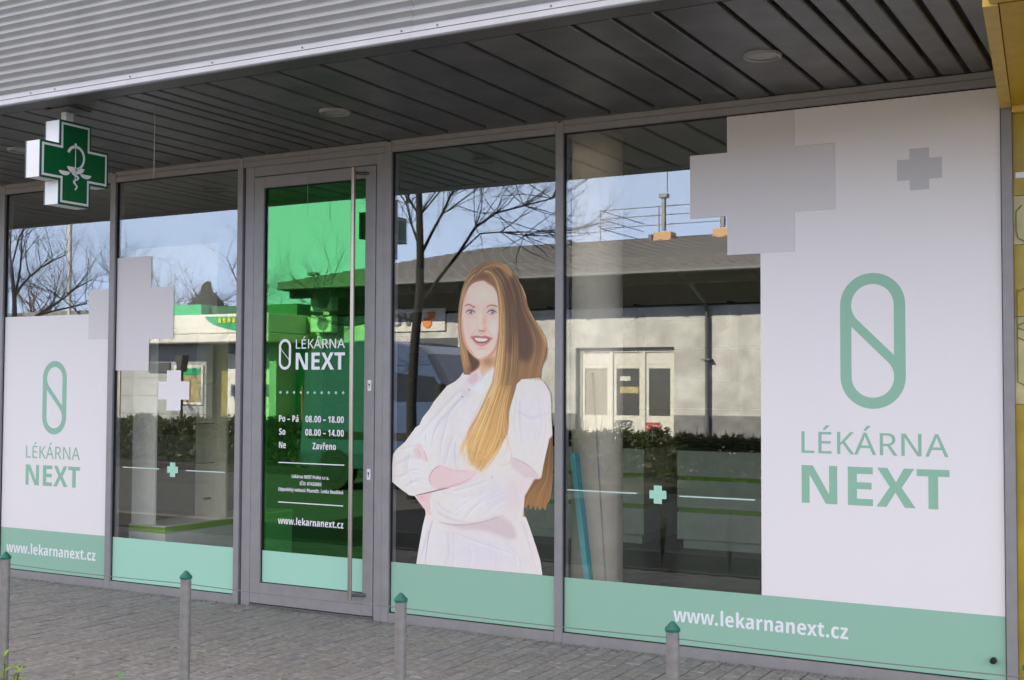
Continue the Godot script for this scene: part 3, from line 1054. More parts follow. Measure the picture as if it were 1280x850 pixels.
func strand_c(p: PackedVector2Array, w: float, c0: Color, c1: Color, alpha: float) -> void:
	var s := p.size()
	var path := PackedVector2Array()
	for k in s - 1:
		var n: int = max(2, int(p[k].distance_to(p[k + 1]) / 0.8))
		for j in n:
			path.append(p[k].cubic_interpolate(p[k + 1], p[max(k - 1, 0)], p[min(k + 2, s - 1)], j / float(n)))
	for k in path.size():
		var f := k / float(path.size())
		var c := c0.lerp(c1, f)
		var a: float = alpha * minf(1.0, minf(f, 1.0 - f) * 6.0 + 0.15)
		var q := path[k]
		var r: float = w * (0.55 + 0.45 * sin(PI * f))
		for yy in range(int(q.y - r), int(q.y + r) + 2):
			if yy < 0 or yy >= chh:
				continue
			for xx in range(int(q.x - r), int(q.x + r) + 2):
				if xx < 0 or xx >= cw:
					continue
				var d := Vector2(xx + 0.5, yy + 0.5).distance_to(q)
				var e := clampf((r + 0.5 - d) / (r * 0.85 + 0.4), 0.0, 1.0)
				var aa: float = a * e * e * (3.0 - 2.0 * e) * 0.8
				if aa > 0.004:
					var i := (yy * cw + xx) * 3
					buf[i] += (c.r - buf[i]) * aa
					buf[i + 1] += (c.g - buf[i + 1]) * aa
					buf[i + 2] += (c.b - buf[i + 2]) * aa

func rgb(r: float, g: float, b: float) -> Color:
	return Color(r / 255.0, g / 255.0, b / 255.0)

func build_portrait(parent: Node3D) -> void:
	var outline := [614.7, 326.3, 603.8, 328.2, 596.1, 332.6, 589.5, 338.6, 584.1, 346.2, 580.2, 353.9, 577, 363.7, 574.2, 376.9, 572.6, 391.1, 572.2, 403.1, 573.7, 421.9, 575.1, 438.3, 577, 450.3, 579.3, 464.5, 574.5, 472, 568.6, 477, 558.7, 482.4, 550, 492.8, 542.3, 502.1, 536.9, 511.4, 528.1, 522.3, 524.3, 531.1, 519.4, 534.4, 506.2, 552.5, 496.4, 560.9, 491.5, 567.5, 488.4, 580.6, 488.2, 593.7, 489.8, 602.5, 500.8, 611.2, 511.7, 619.1, 518.3, 620, 523.8, 627.7, 531.4, 637.5, 532.1, 642.5, 528.2, 658.2, 524.3, 680, 520.3, 706.8, 678.1, 719.8, 675.3, 700.4, 669, 680, 662.8, 661.3, 654.9, 639.4, 655.2, 633.1, 657, 636, 661.3, 630.9, 663, 637.5, 667, 632.5, 669, 639.1, 671.7, 632.7, 674, 638, 679, 634, 681.6, 638.6, 683.7, 630.9, 687.6, 624.4, 689.8, 613.4, 691.0, 599.2, 691.2, 582.8, 691.3, 561, 690.9, 545, 690.3, 536.6, 689.4, 525.6, 689, 503.7, 688.1, 492.8, 684.8, 485.2, 679.4, 477.5, 675.5, 473.7, 675.9, 465.6, 677.6, 458, 682.0, 448.1, 684.1, 437.2, 683, 430.6, 681.4, 421.9, 675.9, 412.3, 669.4, 402, 663.9, 391.1, 659.5, 381.3, 657.3, 369.2, 653, 358.3, 647.5, 349.5, 642, 340.8, 635.5, 333.1, 627.8, 328.2]
	var shape := PackedVector2Array()
	var r := Rect2(Vector2(at(614, 400, FILM).x, 1.2), Vector2.ZERO)
	for k in range(0, outline.size(), 2):
		var w := at(outline[k], outline[k + 1], FILM)
		var v := Vector2(clampf(w.x, -4.775, -3.5245), max(w.y, 0.406))
		shape.append(v)
		r = r.expand(v)
	origin = Vector2(r.position.x - 0.01, r.end.y + 0.01)
	cw = int((r.size.x + 0.02) * CV)
	chh = int((r.size.y + 0.02) * CV)
	buf.resize(cw * chh * 3)
	paint_portrait(outline)
	var bytes := PackedByteArray()
	bytes.resize(cw * chh * 3)
	for i in buf.size():
		bytes[i] = int(clampf(buf[i] * 1.055, 0.0, 0.93) * 255.0)
	var tex := ImageTexture.create_from_image(Image.create_from_data(cw, chh, false, Image.FORMAT_RGB8, bytes))
	var m := mat(Color.WHITE, 0.42, 0.0, 0.42)
	m.albedo_texture = tex
	m.texture_repeat = false
	var st := start()
	var p := ccw(shape)
	var idx := Geometry2D.triangulate_polygon(p)
	var c := Vector3(r.get_center().x, r.position.y, FILM)
	for k in range(0, idx.size(), 3):
		var t3 := [p[idx[k]], p[idx[k + 1]], p[idx[k + 2]]]
		if ((t3[1] as Vector2) - t3[0]).cross((t3[2] as Vector2) - t3[0]) < 0:
			t3 = [t3[0], t3[2], t3[1]]
		for v in [t3[0], t3[2], t3[1]]:
			st.set_uv(Vector2((v.x - origin.x) * CV / cw, (origin.y - v.y) * CV / chh))
			st.add_vertex(Vector3(v.x, v.y, FILM) - c)
	var o := put(parent, "portrait_print", done(st), m, c)
	o.set_meta("label", "cut-out print of a smiling person with long blonde hair and white coat, arms crossed")

func blob(x: float, y: float, rx: float, ry: float, c0: Color, alpha: float) -> void:
	# a soft round tone, sizes in photograph pixels
	var p := cpt(x, y)
	var ax: float = absf(cpt(x + rx, y).x - p.x)
	var ay: float = absf(cpt(x, y + ry).y - p.y)
	for yy in range(maxi(0, int(p.y - ay * 2.4)), mini(chh - 1, int(p.y + ay * 2.4)) + 1):
		for xx in range(maxi(0, int(p.x - ax * 2.4)), mini(cw - 1, int(p.x + ax * 2.4)) + 1):
			var u := (xx + 0.5 - p.x) / ax
			var v := (yy + 0.5 - p.y) / ay
			var a := alpha * exp(-(u * u + v * v) * 0.9)
			if a > 0.004:
				var i := (yy * cw + xx) * 3
				buf[i] += (c0.r - buf[i]) * a
				buf[i + 1] += (c0.g - buf[i + 1]) * a
				buf[i + 2] += (c0.b - buf[i + 2]) * a

func lock_of_hair(from: Array, to: Array, locks: int, each: int, dark: Color, light: Color, low: Color, w: float, alpha: float, jit: float, short := 7.0) -> void:
	# strands between two guide lines, bunched into locks that are lighter in their middle
	dark = Color(dark.r * 0.98, dark.g * 1.0, dark.b * 0.94)
	light = Color(minf(light.r * 1.05, 1.0), light.g * 1.07, light.b * 1.0)
	low = Color(minf(low.r * 1.05, 1.0), low.g * 1.06, low.b * 0.98)
	var n := from.size()
	for l in locks:
		var shine := rng.randf_range(0.15, 1.0)
		for k in each:
			var off := (k + rng.randf()) / each
			var u: float = (l + off) / locks
			var tone := dark.lerp(light, clampf(sin(PI * off) * shine + rng.randf_range(-0.22, 0.22), 0.0, 1.0))
			var tip := tone.lerp(low, 0.75).lerp(dark, rng.randf() * 0.35)
			var pts := []
			var jx := rng.randfn(0.0, jit)
			for q in range(0, n, 2):
				var f := q / float(n)
				pts.append(lerpf(from[q], to[q], u) + jx * f + rng.randfn(0.0, jit * 0.25))
				pts.append(lerpf(from[q + 1], to[q + 1], u) + (rng.randf_range(-short, short * 0.4) if q == n - 2 else 0.0))
			strand(pts, w * rng.randf_range(0.6, 1.3), tone, tip, alpha)

func paint_portrait(outline: Array) -> void:
	for i in cw * chh:
		buf[i * 3] = 0.872
		buf[i * 3 + 1] = 0.842
		buf[i * 3 + 2] = 0.84
	# ---- coat: broad tones
	for b in [[530, 540, 22, 26, 232, 225, 232, 0.8], [520, 590, 20, 18, 228, 222, 230, 0.7], [585, 520, 20, 26, 226, 219, 230, 0.6], [664, 520, 18, 34, 222, 214, 226, 0.8], [684, 540, 5, 40, 232, 216, 220, 0.7], [600, 690, 50, 22, 217, 209, 226, 0.85], [540, 680, 10, 24, 226, 219, 230, 0.6], [672, 695, 6, 26, 232, 215, 218, 0.7], [620, 618, 26, 18, 213, 204, 222, 0.7], [580, 628, 18, 12, 226, 221, 230, 0.6], [642, 620, 10, 22, 220, 203, 208, 0.8], [560, 560, 10, 24, 214, 206, 220, 0.5]]:
		blob(b[0], b[1], b[2], b[3], rgb(b[4], b[5], b[6]), b[7])
	# shade below the crossed arms
	paint([551, 653, 566, 656, 578, 655, 592, 654, 610, 650, 622, 645, 640, 655, 645, 672, 634, 673, 620, 668, 600, 662, 575, 661], rgb(206, 186, 194), 4, 0.9)
	strand([548, 652, 566, 656, 590, 655, 612, 650, 630, 644], 2.4, rgb(186, 168, 182), rgb(196, 176, 186), 0.6)
	paint([640, 574, 655, 579, 664, 586, 674, 598, 660, 600, 648, 590, 640, 584], rgb(214, 192, 200), 3, 0.9)
	strand([639, 572, 652, 577, 664, 585, 675, 598], 1.6, rgb(190, 168, 186), rgb(206, 182, 190), 0.9)
	# folds: pairs of a soft dark and a soft light stroke, many and faint
	var runs := [[578, 482, 552, 512, 520, 548], [590, 490, 566, 520, 544, 560], [600, 500, 586, 535, 566, 575], [575, 500, 556, 530, 548, 575], [566, 540, 560, 565, 556, 582], [642, 512, 664, 520, 686, 514], [650, 500, 648, 530, 652, 560], [672, 500, 676, 530, 672, 562], [500, 566, 520, 560, 536, 566], [496, 582, 516, 574, 540, 578], [495, 596, 514, 588, 537, 592], [506, 606, 520, 600, 540, 604], [512, 570, 508, 588, 514, 606], [545, 622, 556, 632, 574, 640], [552, 616, 570, 622, 592, 620], [566, 640, 586, 622, 614, 606], [582, 646, 602, 628, 632, 612], [600, 646, 618, 632, 640, 620], [560, 612, 584, 606, 606, 598], [545, 632, 560, 644, 584, 648], [536, 660, 530, 684, 526, 704], [560, 664, 562, 690, 558, 708], [584, 668, 590, 690, 586, 710], [610, 672, 618, 692, 616, 712], [636, 680, 646, 698, 648, 714], [655, 650, 664, 680, 672, 712], [560, 662, 600, 676, 640, 690]]
	for s in runs:
		for rep in 2:
			var dx := rng.randfn(0, 3.0)
			var dy := rng.randfn(0, 3.0)
			var a := []
			var b := []
			for k in s.size():
				var j: float = (dx if k % 2 == 0 else dy) + rng.randfn(0, 1.2)
				a.append(s[k] + j)
				b.append(s[k] + j + (2.0 if k % 2 == 0 else 2.6))
			strand(a, rng.randf_range(3.0, 7.0), rgb(190, 182, 202), rgb(212, 204, 218), rng.randf_range(0.03, 0.09))
			strand(b, rng.randf_range(3.0, 6.0), rgb(240, 234, 238), rgb(234, 228, 234), rng.randf_range(0.02, 0.06))
	# front seam, collar, buttons, side seam
	strand([579, 494, 571, 503, 560, 515, 552, 523, 545, 534, 541, 545, 539.5, 560], 1.4, rgb(168, 155, 180), rgb(200, 192, 208), 0.9)
	strand([577, 497, 569, 506, 558, 518, 550, 527, 543, 539], 4.5, rgb(204, 196, 214), rgb(214, 208, 222), 0.4)
	blob(581, 490, 5, 5, rgb(206, 192, 212), 0.7)
	strand([585, 486, 588, 489], 1.8, rgb(164, 144, 178), rgb(184, 168, 194), 0.8)
	strand([577, 495, 579, 497], 1.6, rgb(120, 106, 140), rgb(164, 148, 172), 0.9)
	strand([532, 542, 531.5, 552], 1.2, rgb(196, 176, 186), rgb(212, 200, 210), 0.8)
	strand([569, 552, 568.5, 570, 570.5, 586], 1.2, rgb(190, 180, 196), rgb(202, 186, 200), 0.8)
	strand([541, 650, 537, 664, 533.5, 685, 531.5, 706], 1.3, rgb(164, 156, 184), rgb(180, 172, 196), 0.85)
	strand([533, 646, 530, 660, 526, 690], 2.2, rgb(238, 232, 238), rgb(230, 222, 232), 0.6)
	# ---- hair at the back and beside the face
	paint([566, 318, 700, 318, 700, 466, 676, 472, 652, 474, 640, 486, 600, 470, 580, 468, 566, 440], rgb(160, 110, 76), 0, 1.0, false)
	# neck and collar
	paint([592, 438, 622, 430, 622, 470, 612, 478, 602, 476, 597, 468, 593, 455], rgb(218, 172, 136), 1)
	blob(610, 452, 9, 7, rgb(178, 122, 78), 0.75)
	blob(597, 460, 3, 8, rgb(234, 194, 170), 0.8)
	blob(612, 466, 6, 5, rgb(208, 160, 122), 0.5)
	paint([579, 482, 584, 472, 592, 464, 598, 462, 603, 472, 599, 480, 590, 484], rgb(222, 206, 216), 1, 0.95)
	paint([585, 475, 591, 468, 596, 466, 598, 473, 592, 479, 587, 479], rgb(214, 178, 184), 2, 0.8)
	paint([598, 478, 606, 467, 620, 460, 619, 482, 602, 492, 592, 486], rgb(224, 222, 230), 2, 0.95)
	strand([600, 476, 606, 468, 616, 461], 1.4, rgb(190, 182, 196), rgb(204, 198, 210), 0.7)
	# darker depth beside the neck, then the lit outer locks
	paint([582, 436, 592, 446, 599, 452, 597, 460, 588, 464, 583, 458], rgb(112, 74, 58), 2, 0.95)
	lock_of_hair([604, 332, 588, 342, 577.5, 362, 573.2, 390, 573, 420, 576, 445, 580, 465], [612, 337, 594, 350, 582, 368, 578, 390, 578, 418, 584, 440, 590, 462], 5, 22, rgb(132, 90, 64), rgb(208, 158, 108), rgb(206, 154, 94), 0.9, 0.6, 0.5)
	paint([585, 440, 593, 447, 599, 452, 597, 459, 590, 461], rgb(108, 72, 58), 3, 0.6)
	# ---- face
	var face := [582.5, 368, 587, 358, 595, 352.5, 606, 351, 616, 355, 622, 365, 625, 380, 625.5, 400, 625, 420, 622, 434, 616, 442, 609, 446.8, 601.6, 448.4, 594, 446.2, 586, 439, 580.5, 428, 577.6, 412, 577.2, 395, 579, 379]
	paint(face, rgb(231, 187, 167), 1)
	for b in [[602, 368, 15, 9, 235, 201, 185, 0.8], [585, 410, 6, 9, 243, 182, 168, 0.75], [617, 410, 6, 9, 244, 194, 184, 0.75], [602, 378, 6, 5, 232, 190, 172, 0.5], [602, 440, 7, 4, 240, 194, 176, 0.7], [588, 387, 9, 4.5, 204, 156, 142, 0.5], [615, 387, 9, 4.5, 206, 156, 142, 0.5], [588, 396, 6, 2.5, 214, 164, 152, 0.5], [615, 396, 6, 2.5, 218, 168, 156, 0.45], [600.5, 398, 2.2, 9, 241, 202, 182, 0.55], [605.6, 402, 2.4, 8, 210, 146, 108, 0.6], [601.5, 409, 3, 2.4, 241, 192, 168, 0.5], [606, 411, 2.2, 2.2, 208, 138, 100, 0.5], [602, 416, 6, 2, 206, 146, 124, 0.5], [581, 372, 3, 9, 206, 160, 140, 0.5], [602, 435.5, 6, 1.8, 212, 152, 134, 0.55]]:
		blob(b[0], b[1], b[2], b[3], rgb(b[4], b[5], b[6]), b[7])
	strand([624.5, 392, 624, 415, 620, 434, 611, 445, 602, 448], 5.0, rgb(206, 150, 124), rgb(204, 148, 120), 0.5)
	strand([577.5, 395, 578.5, 414, 583, 431, 593, 444], 4.0, rgb(214, 158, 138), rgb(208, 150, 128), 0.45)
	strand([596, 411, 591.5, 416.5, 589, 423], 1.8, rgb(210, 148, 132), rgb(204, 142, 126), 0.22)
	strand([608, 411.5, 613, 417, 615.5, 424], 1.8, rgb(208, 146, 130), rgb(204, 142, 126), 0.22)
	strand([597.4, 411.6, 599.4, 413.9, 602, 413.2, 604.6, 414.2, 607, 412], 1.4, rgb(172, 104, 82), rgb(168, 100, 78), 0.8)
	strand([598, 404, 597, 409, 597.8, 412], 1.2, rgb(220, 168, 148), rgb(208, 150, 130), 0.35)
	# brows from many short hairs
	for k in 34:
		var f := k / 33.0
		var by := 382.6 - 2.2 * sin(PI * minf(f * 1.25, 1.0)) + 1.1 * f * f
		strand([580.2 + 12.6 * f, by + 1.1, 581.6 + 12.6 * f, by - 0.9], 0.7, rgb(156, 114, 96), rgb(136, 98, 82), 0.55)
		var cy := 383.6 - 1.9 * sin(PI * clampf(f * 1.1, 0.0, 1.0)) - 0.8 * f
		strand([607.6 + 13.5 * f, cy + 1.1, 609.0 + 13.5 * f, cy - 0.9], 0.7, rgb(144, 104, 86), rgb(150, 110, 90), 0.55)
	# eyes
	for e in [[587.9, 390.3, 5.6, 0.5], [614.8, 390.4, 5.6, 0.9]]:
		var x: float = e[0]
		var y: float = e[1]
		var w: float = e[2]
		paint([x - w, y + 0.7, x - w * 0.45, y - 2.0, x + w * 0.35, y - 2.2, x + w, y + 0.5, x + w * 0.4, y + 2.1, x - w * 0.4, y + 2.2], rgb(212, 204, 206), 1, 0.95)
		blob(x + e[3], y - 0.1, 1.9, 1.9, rgb(96, 106, 126), 0.95)
		blob(x + e[3], y - 0.1, 0.9, 0.9, rgb(44, 42, 54), 0.95)
		blob(x + e[3] - 1.0, y - 1.0, 0.5, 0.5, rgb(250, 248, 250), 0.95)
		strand([x - w - 0.8, y + 0.9, x - w * 0.5, y - 2.0, x + w * 0.3, y - 2.4, x + w + 0.8, y + 0.4], 1.5, rgb(96, 72, 72), rgb(80, 60, 62), 0.95)
		strand([x - w, y - 1.6, x - w * 0.3, y - 4.2, x + w * 0.5, y - 4.0, x + w + 0.8, y - 1.4], 1.0, rgb(190, 140, 126), rgb(184, 134, 120), 0.5)
		strand([x - w, y + 1.2, x - w * 0.4, y + 2.5, x + w * 0.4, y + 2.4, x + w, y + 0.9], 0.9, rgb(150, 112, 110), rgb(150, 112, 110), 0.6)
	# mouth
	paint([589.2, 421.4, 596, 419.5, 601.2, 420.6, 606.5, 419.7, 614.2, 422.8, 609.8, 429.4, 602, 432.8, 594.5, 429.4], rgb(202, 116, 106), 1, 0.95)
	paint([592, 422.5, 601.5, 422.5, 611.4, 423.6, 607.5, 427.6, 601.5, 428.5, 595.5, 427.2], rgb(132, 70, 68), 0, 0.95)
	paint([593.2, 422.6, 601.5, 422.7, 610, 423.7, 606.6, 426.5, 601.5, 427.2, 596, 426.2], rgb(238, 230, 226), 0, 0.97)
	for x in [596, 598.4, 601, 603.6, 606, 608]:
		strand([x, 422.9, x + 0.1, 426.6], 0.5, rgb(206, 190, 188), rgb(206, 190, 188), 0.55)
	blob(602, 430.4, 5.5, 1.1, rgb(230, 156, 146), 0.8)
	strand([590, 421.2, 596, 420.2, 601.2, 421.2, 606.5, 420.4, 613, 422.4], 1.0, rgb(184, 100, 94), rgb(184, 100, 94), 0.6)
	blob(589, 421.6, 1.4, 1.4, rgb(176, 112, 100), 0.6)
	blob(614.6, 423.2, 1.4, 1.4, rgb(176, 112, 100), 0.6)
	# ---- hair over the crown and down behind the shoulder
	lock_of_hair([616, 333, 630, 340, 641, 360, 646, 392, 648, 420, 646, 445, 642, 470], [622, 327.5, 638, 334, 653, 356, 661, 384, 682, 420, 684, 440, 676, 474], 17, 32, rgb(84, 58, 50), rgb(190, 138, 96), rgb(190, 136, 86), 0.85, 0.6, 1.0)
	paint([632, 346, 642, 352, 650, 370, 655, 392, 663, 414, 667, 438, 658, 452, 648, 446, 640, 428, 636, 400, 634, 372], rgb(88, 60, 54), 7, 0.62)
	# bright rim on the right side
	lock_of_hair([618, 329, 636, 336, 649, 353, 657, 372, 664, 392, 676, 414, 682, 432], [618, 327, 638, 333, 652, 353, 660, 374, 667, 394, 679, 416, 684.5, 434], 2, 20, rgb(176, 118, 68), rgb(226, 168, 104), rgb(218, 156, 92), 0.8, 0.5, 0.4)
	# ---- hair in front, past the cheek and down over the coat
	paint([606, 350, 612, 336, 622, 332, 634, 342, 644, 372, 646, 405, 646, 440, 644, 470, 634, 490, 628, 512, 618, 530, 606, 540, 600, 532, 604, 515, 610, 500, 616, 476, 620, 450, 624, 425, 625.5, 400, 624, 376, 618, 360], rgb(158, 108, 70), 2)
	lock_of_hair([606, 343, 618, 355, 624, 378, 625, 405, 622, 440, 617, 478, 602, 512, 585, 545, 587, 578], [622, 333, 634, 350, 642, 376, 646, 405, 648, 440, 645, 478, 636, 512, 631, 546, 602, 586], 17, 38, rgb(92, 62, 48), rgb(218, 166, 112), rgb(232, 176, 104), 0.85, 0.62, 1.3, 14.0)
	paint([630, 350, 638, 356, 642, 380, 643, 410, 640, 440, 634, 436, 632, 400, 631, 372], rgb(100, 68, 56), 5, 0.5)
	blob(622, 505, 11, 26, rgb(242, 184, 96), 0.42)
	blob(606, 540, 12, 20, rgb(244, 188, 100), 0.42)
	blob(597, 562, 5, 9, rgb(168, 104, 50), 0.3)
	lock_of_hair([614, 480, 600, 512, 583, 544, 576, 562, 580, 580], [640, 482, 634, 513, 632, 540, 622, 566, 606, 588], 12, 12, rgb(176, 112, 56), rgb(250, 216, 162), rgb(240, 192, 126), 0.7, 0.6, 2.0, 16.0)
	# fringe sweeping from the parting and the bright strand beside the cheek
	lock_of_hair([592, 350, 600, 342, 611, 343, 618.5, 354, 622.5, 372, 624, 396, 624.4, 424], [598, 341, 606, 336, 617, 341, 624, 354, 628, 374, 629, 398, 628, 426], 4, 24, rgb(130, 88, 60), rgb(226, 182, 124), rgb(216, 164, 104), 0.85, 0.55, 0.4)
	lock_of_hair([592, 342, 602, 332, 616, 328, 630, 331, 642, 343], [598, 346, 606, 338, 617, 334, 628, 337, 638, 348], 4, 20, rgb(124, 84, 64), rgb(220, 168, 124), rgb(206, 150, 100), 0.85, 0.5, 0.4)
	blob(604, 345.5, 9, 2.6, rgb(116, 78, 58), 0.5)
	lock_of_hair([624.5, 392, 624.5, 420, 620.5, 450, 616.5, 480, 610, 505], [628, 392, 628, 420, 625, 450, 621, 480, 616, 505], 2, 18, rgb(170, 122, 84), rgb(238, 196, 148), rgb(244, 202, 146), 0.75, 0.5, 0.4)
	# the length of hair that shows behind the arm
	paint([654, 646, 656, 620, 668, 599, 676, 598.5, 685, 556, 692, 540, 694, 646], rgb(150, 102, 66), 1, 1.0, false)
	lock_of_hair([686, 548, 681, 572, 676, 598, 660, 618, 656, 642], [692, 546, 692, 575, 691.5, 600, 689, 620, 684, 642], 7, 22, rgb(110, 72, 48), rgb(208, 150, 92), rgb(198, 140, 84), 0.9, 0.6, 0.6)
	paint([650, 640, 656, 615, 668, 597, 660, 596, 650, 600], rgb(224, 206, 212), 1, 0.9, false)
	strand([676, 598, 679, 580, 684, 558, 689, 540], 1.6, rgb(238, 226, 228), rgb(236, 224, 228), 0.8)
	# loose strands across the coat
	for s in [[606, 505, 590, 535, 578, 555, 571, 578], [612, 500, 596, 530, 586, 552, 579, 578], [628, 520, 632, 545, 638, 560, 639, 575, 634, 580, 622, 582], [626, 540, 622, 565, 610, 582, 598, 592], [618, 560, 606, 578, 592, 592, 586, 597], [600, 520, 584, 548, 575, 570, 573, 584], [630, 510, 634, 536, 634, 560, 626, 574]]:
		strand(s, 1.0, rgb(224, 170, 114), rgb(218, 168, 126), 0.7)
	# ---- hands and forearms
	paint([517, 562, 519.5, 558, 522, 561, 526, 572, 523, 573, 518, 568], rgb(236, 194, 196), 1, 0.95)
	paint([521, 557, 526, 555, 530, 564, 534, 575, 531, 577, 527, 573, 523, 564], rgb(238, 198, 198), 1, 0.95)
	strand([522, 561, 525.5, 571], 0.9, rgb(202, 146, 154), rgb(202, 146, 154), 0.8)
	strand([530, 563, 534, 576], 1.0, rgb(186, 144, 156), rgb(186, 144, 156), 0.8)
	paint([551, 582, 544, 585.5, 539.5, 591, 537, 599, 539.6, 606.5, 546.7, 612, 560.4, 610, 573, 607, 583, 602.5, 592, 596.5, 596, 592, 589, 587.5, 571, 587.5, 560, 584], rgb(229, 194, 198), 1)
	blob(547, 600, 7, 8, rgb(238, 188, 188), 0.7)
	blob(574, 595, 10, 5, rgb(224, 204, 214), 0.6)
	strand([546, 611, 560, 608.6, 575, 604.5, 590, 597], 2.6, rgb(208, 168, 172), rgb(212, 176, 182), 0.6)
	strand([553, 584, 566, 588, 584, 589], 2.0, rgb(214, 178, 184), rgb(216, 184, 192), 0.5)
	strand([551, 581.6, 543, 586, 537.5, 594, 536.8, 600, 539.5, 607], 1.0, rgb(146, 106, 122), rgb(184, 144, 158), 0.85)
	paint([520.5, 619, 530, 617, 540.5, 615.5, 538.3, 626, 539.6, 643, 533, 640, 524, 628], rgb(235, 190, 190), 1)
	blob(527, 622, 4, 3, rgb(214, 160, 160), 0.6)
	strand([519.5, 619.3, 530, 617, 545, 613.4, 555, 611, 561.5, 609.8], 1.2, rgb(114, 80, 98), rgb(90, 62, 82), 0.95)
	strand([540.5, 616, 538.3, 626, 539.8, 642], 1.4, rgb(238, 234, 240), rgb(234, 228, 236), 0.8)
	strand([512.5, 601, 516, 603], 1.4, rgb(194, 186, 198), rgb(194, 186, 198), 0.8)
	strand([614.5, 594, 614.8, 598], 1.3, rgb(180, 180, 184), rgb(180, 180, 184), 0.8)
	# the grain of the print
	var n := FastNoiseLite.new()
	n.seed = 2
	n.frequency = 0.35
	var cloth := FastNoiseLite.new()
	cloth.seed = 5
	cloth.frequency = 0.045
	cloth.fractal_octaves = 3
	for y in chh:
		for x in cw:
			var g := 1.0 + 0.016 * n.get_noise_2d(x, y) + 0.012 * cloth.get_noise_2d(x, y * 0.8)
			var i := (y * cw + x) * 3
			var most := maxf(buf[i], maxf(buf[i + 1], buf[i + 2]))
			var k := smoothstep(0.10, 0.28, most - minf(buf[i], minf(buf[i + 1], buf[i + 2])))
			var lum := 0.3 * buf[i] + 0.59 * buf[i + 1] + 0.11 * buf[i + 2]
			var gain := lerpf(1.0, ((lum - 0.60) * 1.28 + 0.60) / maxf(lum, 0.05), k) * g
			buf[i + 2] *= lerpf(0.955, 1.0, k)
			for c in 3:
				buf[i + c] = clampf(lerpf(buf[i + c], lum, 0.10 * k) * gain, 0.03, 1.0)

# ------------------------------------------------------------------ the yellow neighbour
func build_neighbour() -> void:
	var n := thing("yellow_shop", "yellow neighbouring shop with a low yellow canopy and painted window panels", "building", Vector3(1.5, 0, 0))
	var sof := start()
	add_slab(sof, PackedVector2Array([Vector2(-0.856, 0.03), Vector2(-0.802, 0.03), Vector2(-0.628, 1.875), Vector2(-0.683, 1.888)]), 3.085, 3.28)
	put(n, "canopy_edge", done(sof), M.yellow_trim)
	var s2 := start()
	add_slab(s2, PackedVector2Array([Vector2(-0.799, 0.03), Vector2(5.0, 0.03), Vector2(5.0, 1.86), Vector2(-0.625, 1.86)]), 3.095, 3.27)
	put(n, "canopy_soffit", done(s2), M.yellow)
	var s3 := start()
	add_slab(s3, PackedVector2Array([Vector2(-0.655, 1.89), Vector2(5.0, 1.865), Vector2(5.0, 1.95), Vector2(-0.655, 1.95)]), 3.092, 4.6)
	put(n, "canopy_front", done(s3), M.yellow_trim)
	box(n, "canopy_deck", Vector3(-0.65, 3.285, 0.0), Vector3(5.0, 4.6, 1.86), M.yellow)
	box(n, "canopy_beam", Vector3(-0.80, 3.06, -0.03), Vector3(5.0, 3.10, 0.028), M.yellow_trim, 0.004)
	# window panels behind the corner post
	var bands := [[0.0, 1.52, M.yellow_panel], [1.523, 1.98, M.cream_panel], [1.983, 2.36, M.yellow_panel], [2.363, 2.62, M.cream_panel], [2.623, 3.06, M.yellow_panel]]
	for b in bands:
		box(n, "panel", Vector3(-0.802, b[0], -0.06), Vector3(0.4, b[1], -0.02), b[2])
	box(n, "white_stripe", Vector3(-0.79, 2.715, -0.0185), Vector3(0.4, 2.745, -0.0165), M.print_white)
	box(n, "wall", Vector3(0.404, 0.0, -0.2), Vector3(5.0, 3.06, -0.02), M.yellow_panel)
	var sc := start()
	for k in 15:
		var x := rng.randf_range(-0.79, -0.2)
		var y := rng.randf_range(1.45, 2.7)
		var pts := []
		var rad := []
		var a := rng.randf() * TAU
		var r := rng.randf_range(0.04, 0.14)
		for j in 9:
			pts.append(Vector3(maxf(-0.79, x + cos(a + j * 0.5) * r), y + sin(a + j * 0.5) * r * 1.3, -0.017))
			rad.append(0.0035)
		add_tube(sc, pts, rad, 5)
	put(n, "graffiti", done(sc), M.olive)
	box(n, "upper_wall", Vector3(-0.65, 4.6, -8.0), Vector3(5.0, 5.2, 1.95), M.yellow)
	box(n, "rear_wall", Vector3(-0.62, 0.0, -8.2), Vector3(5.0, 4.6, -8.0), M.yellow)

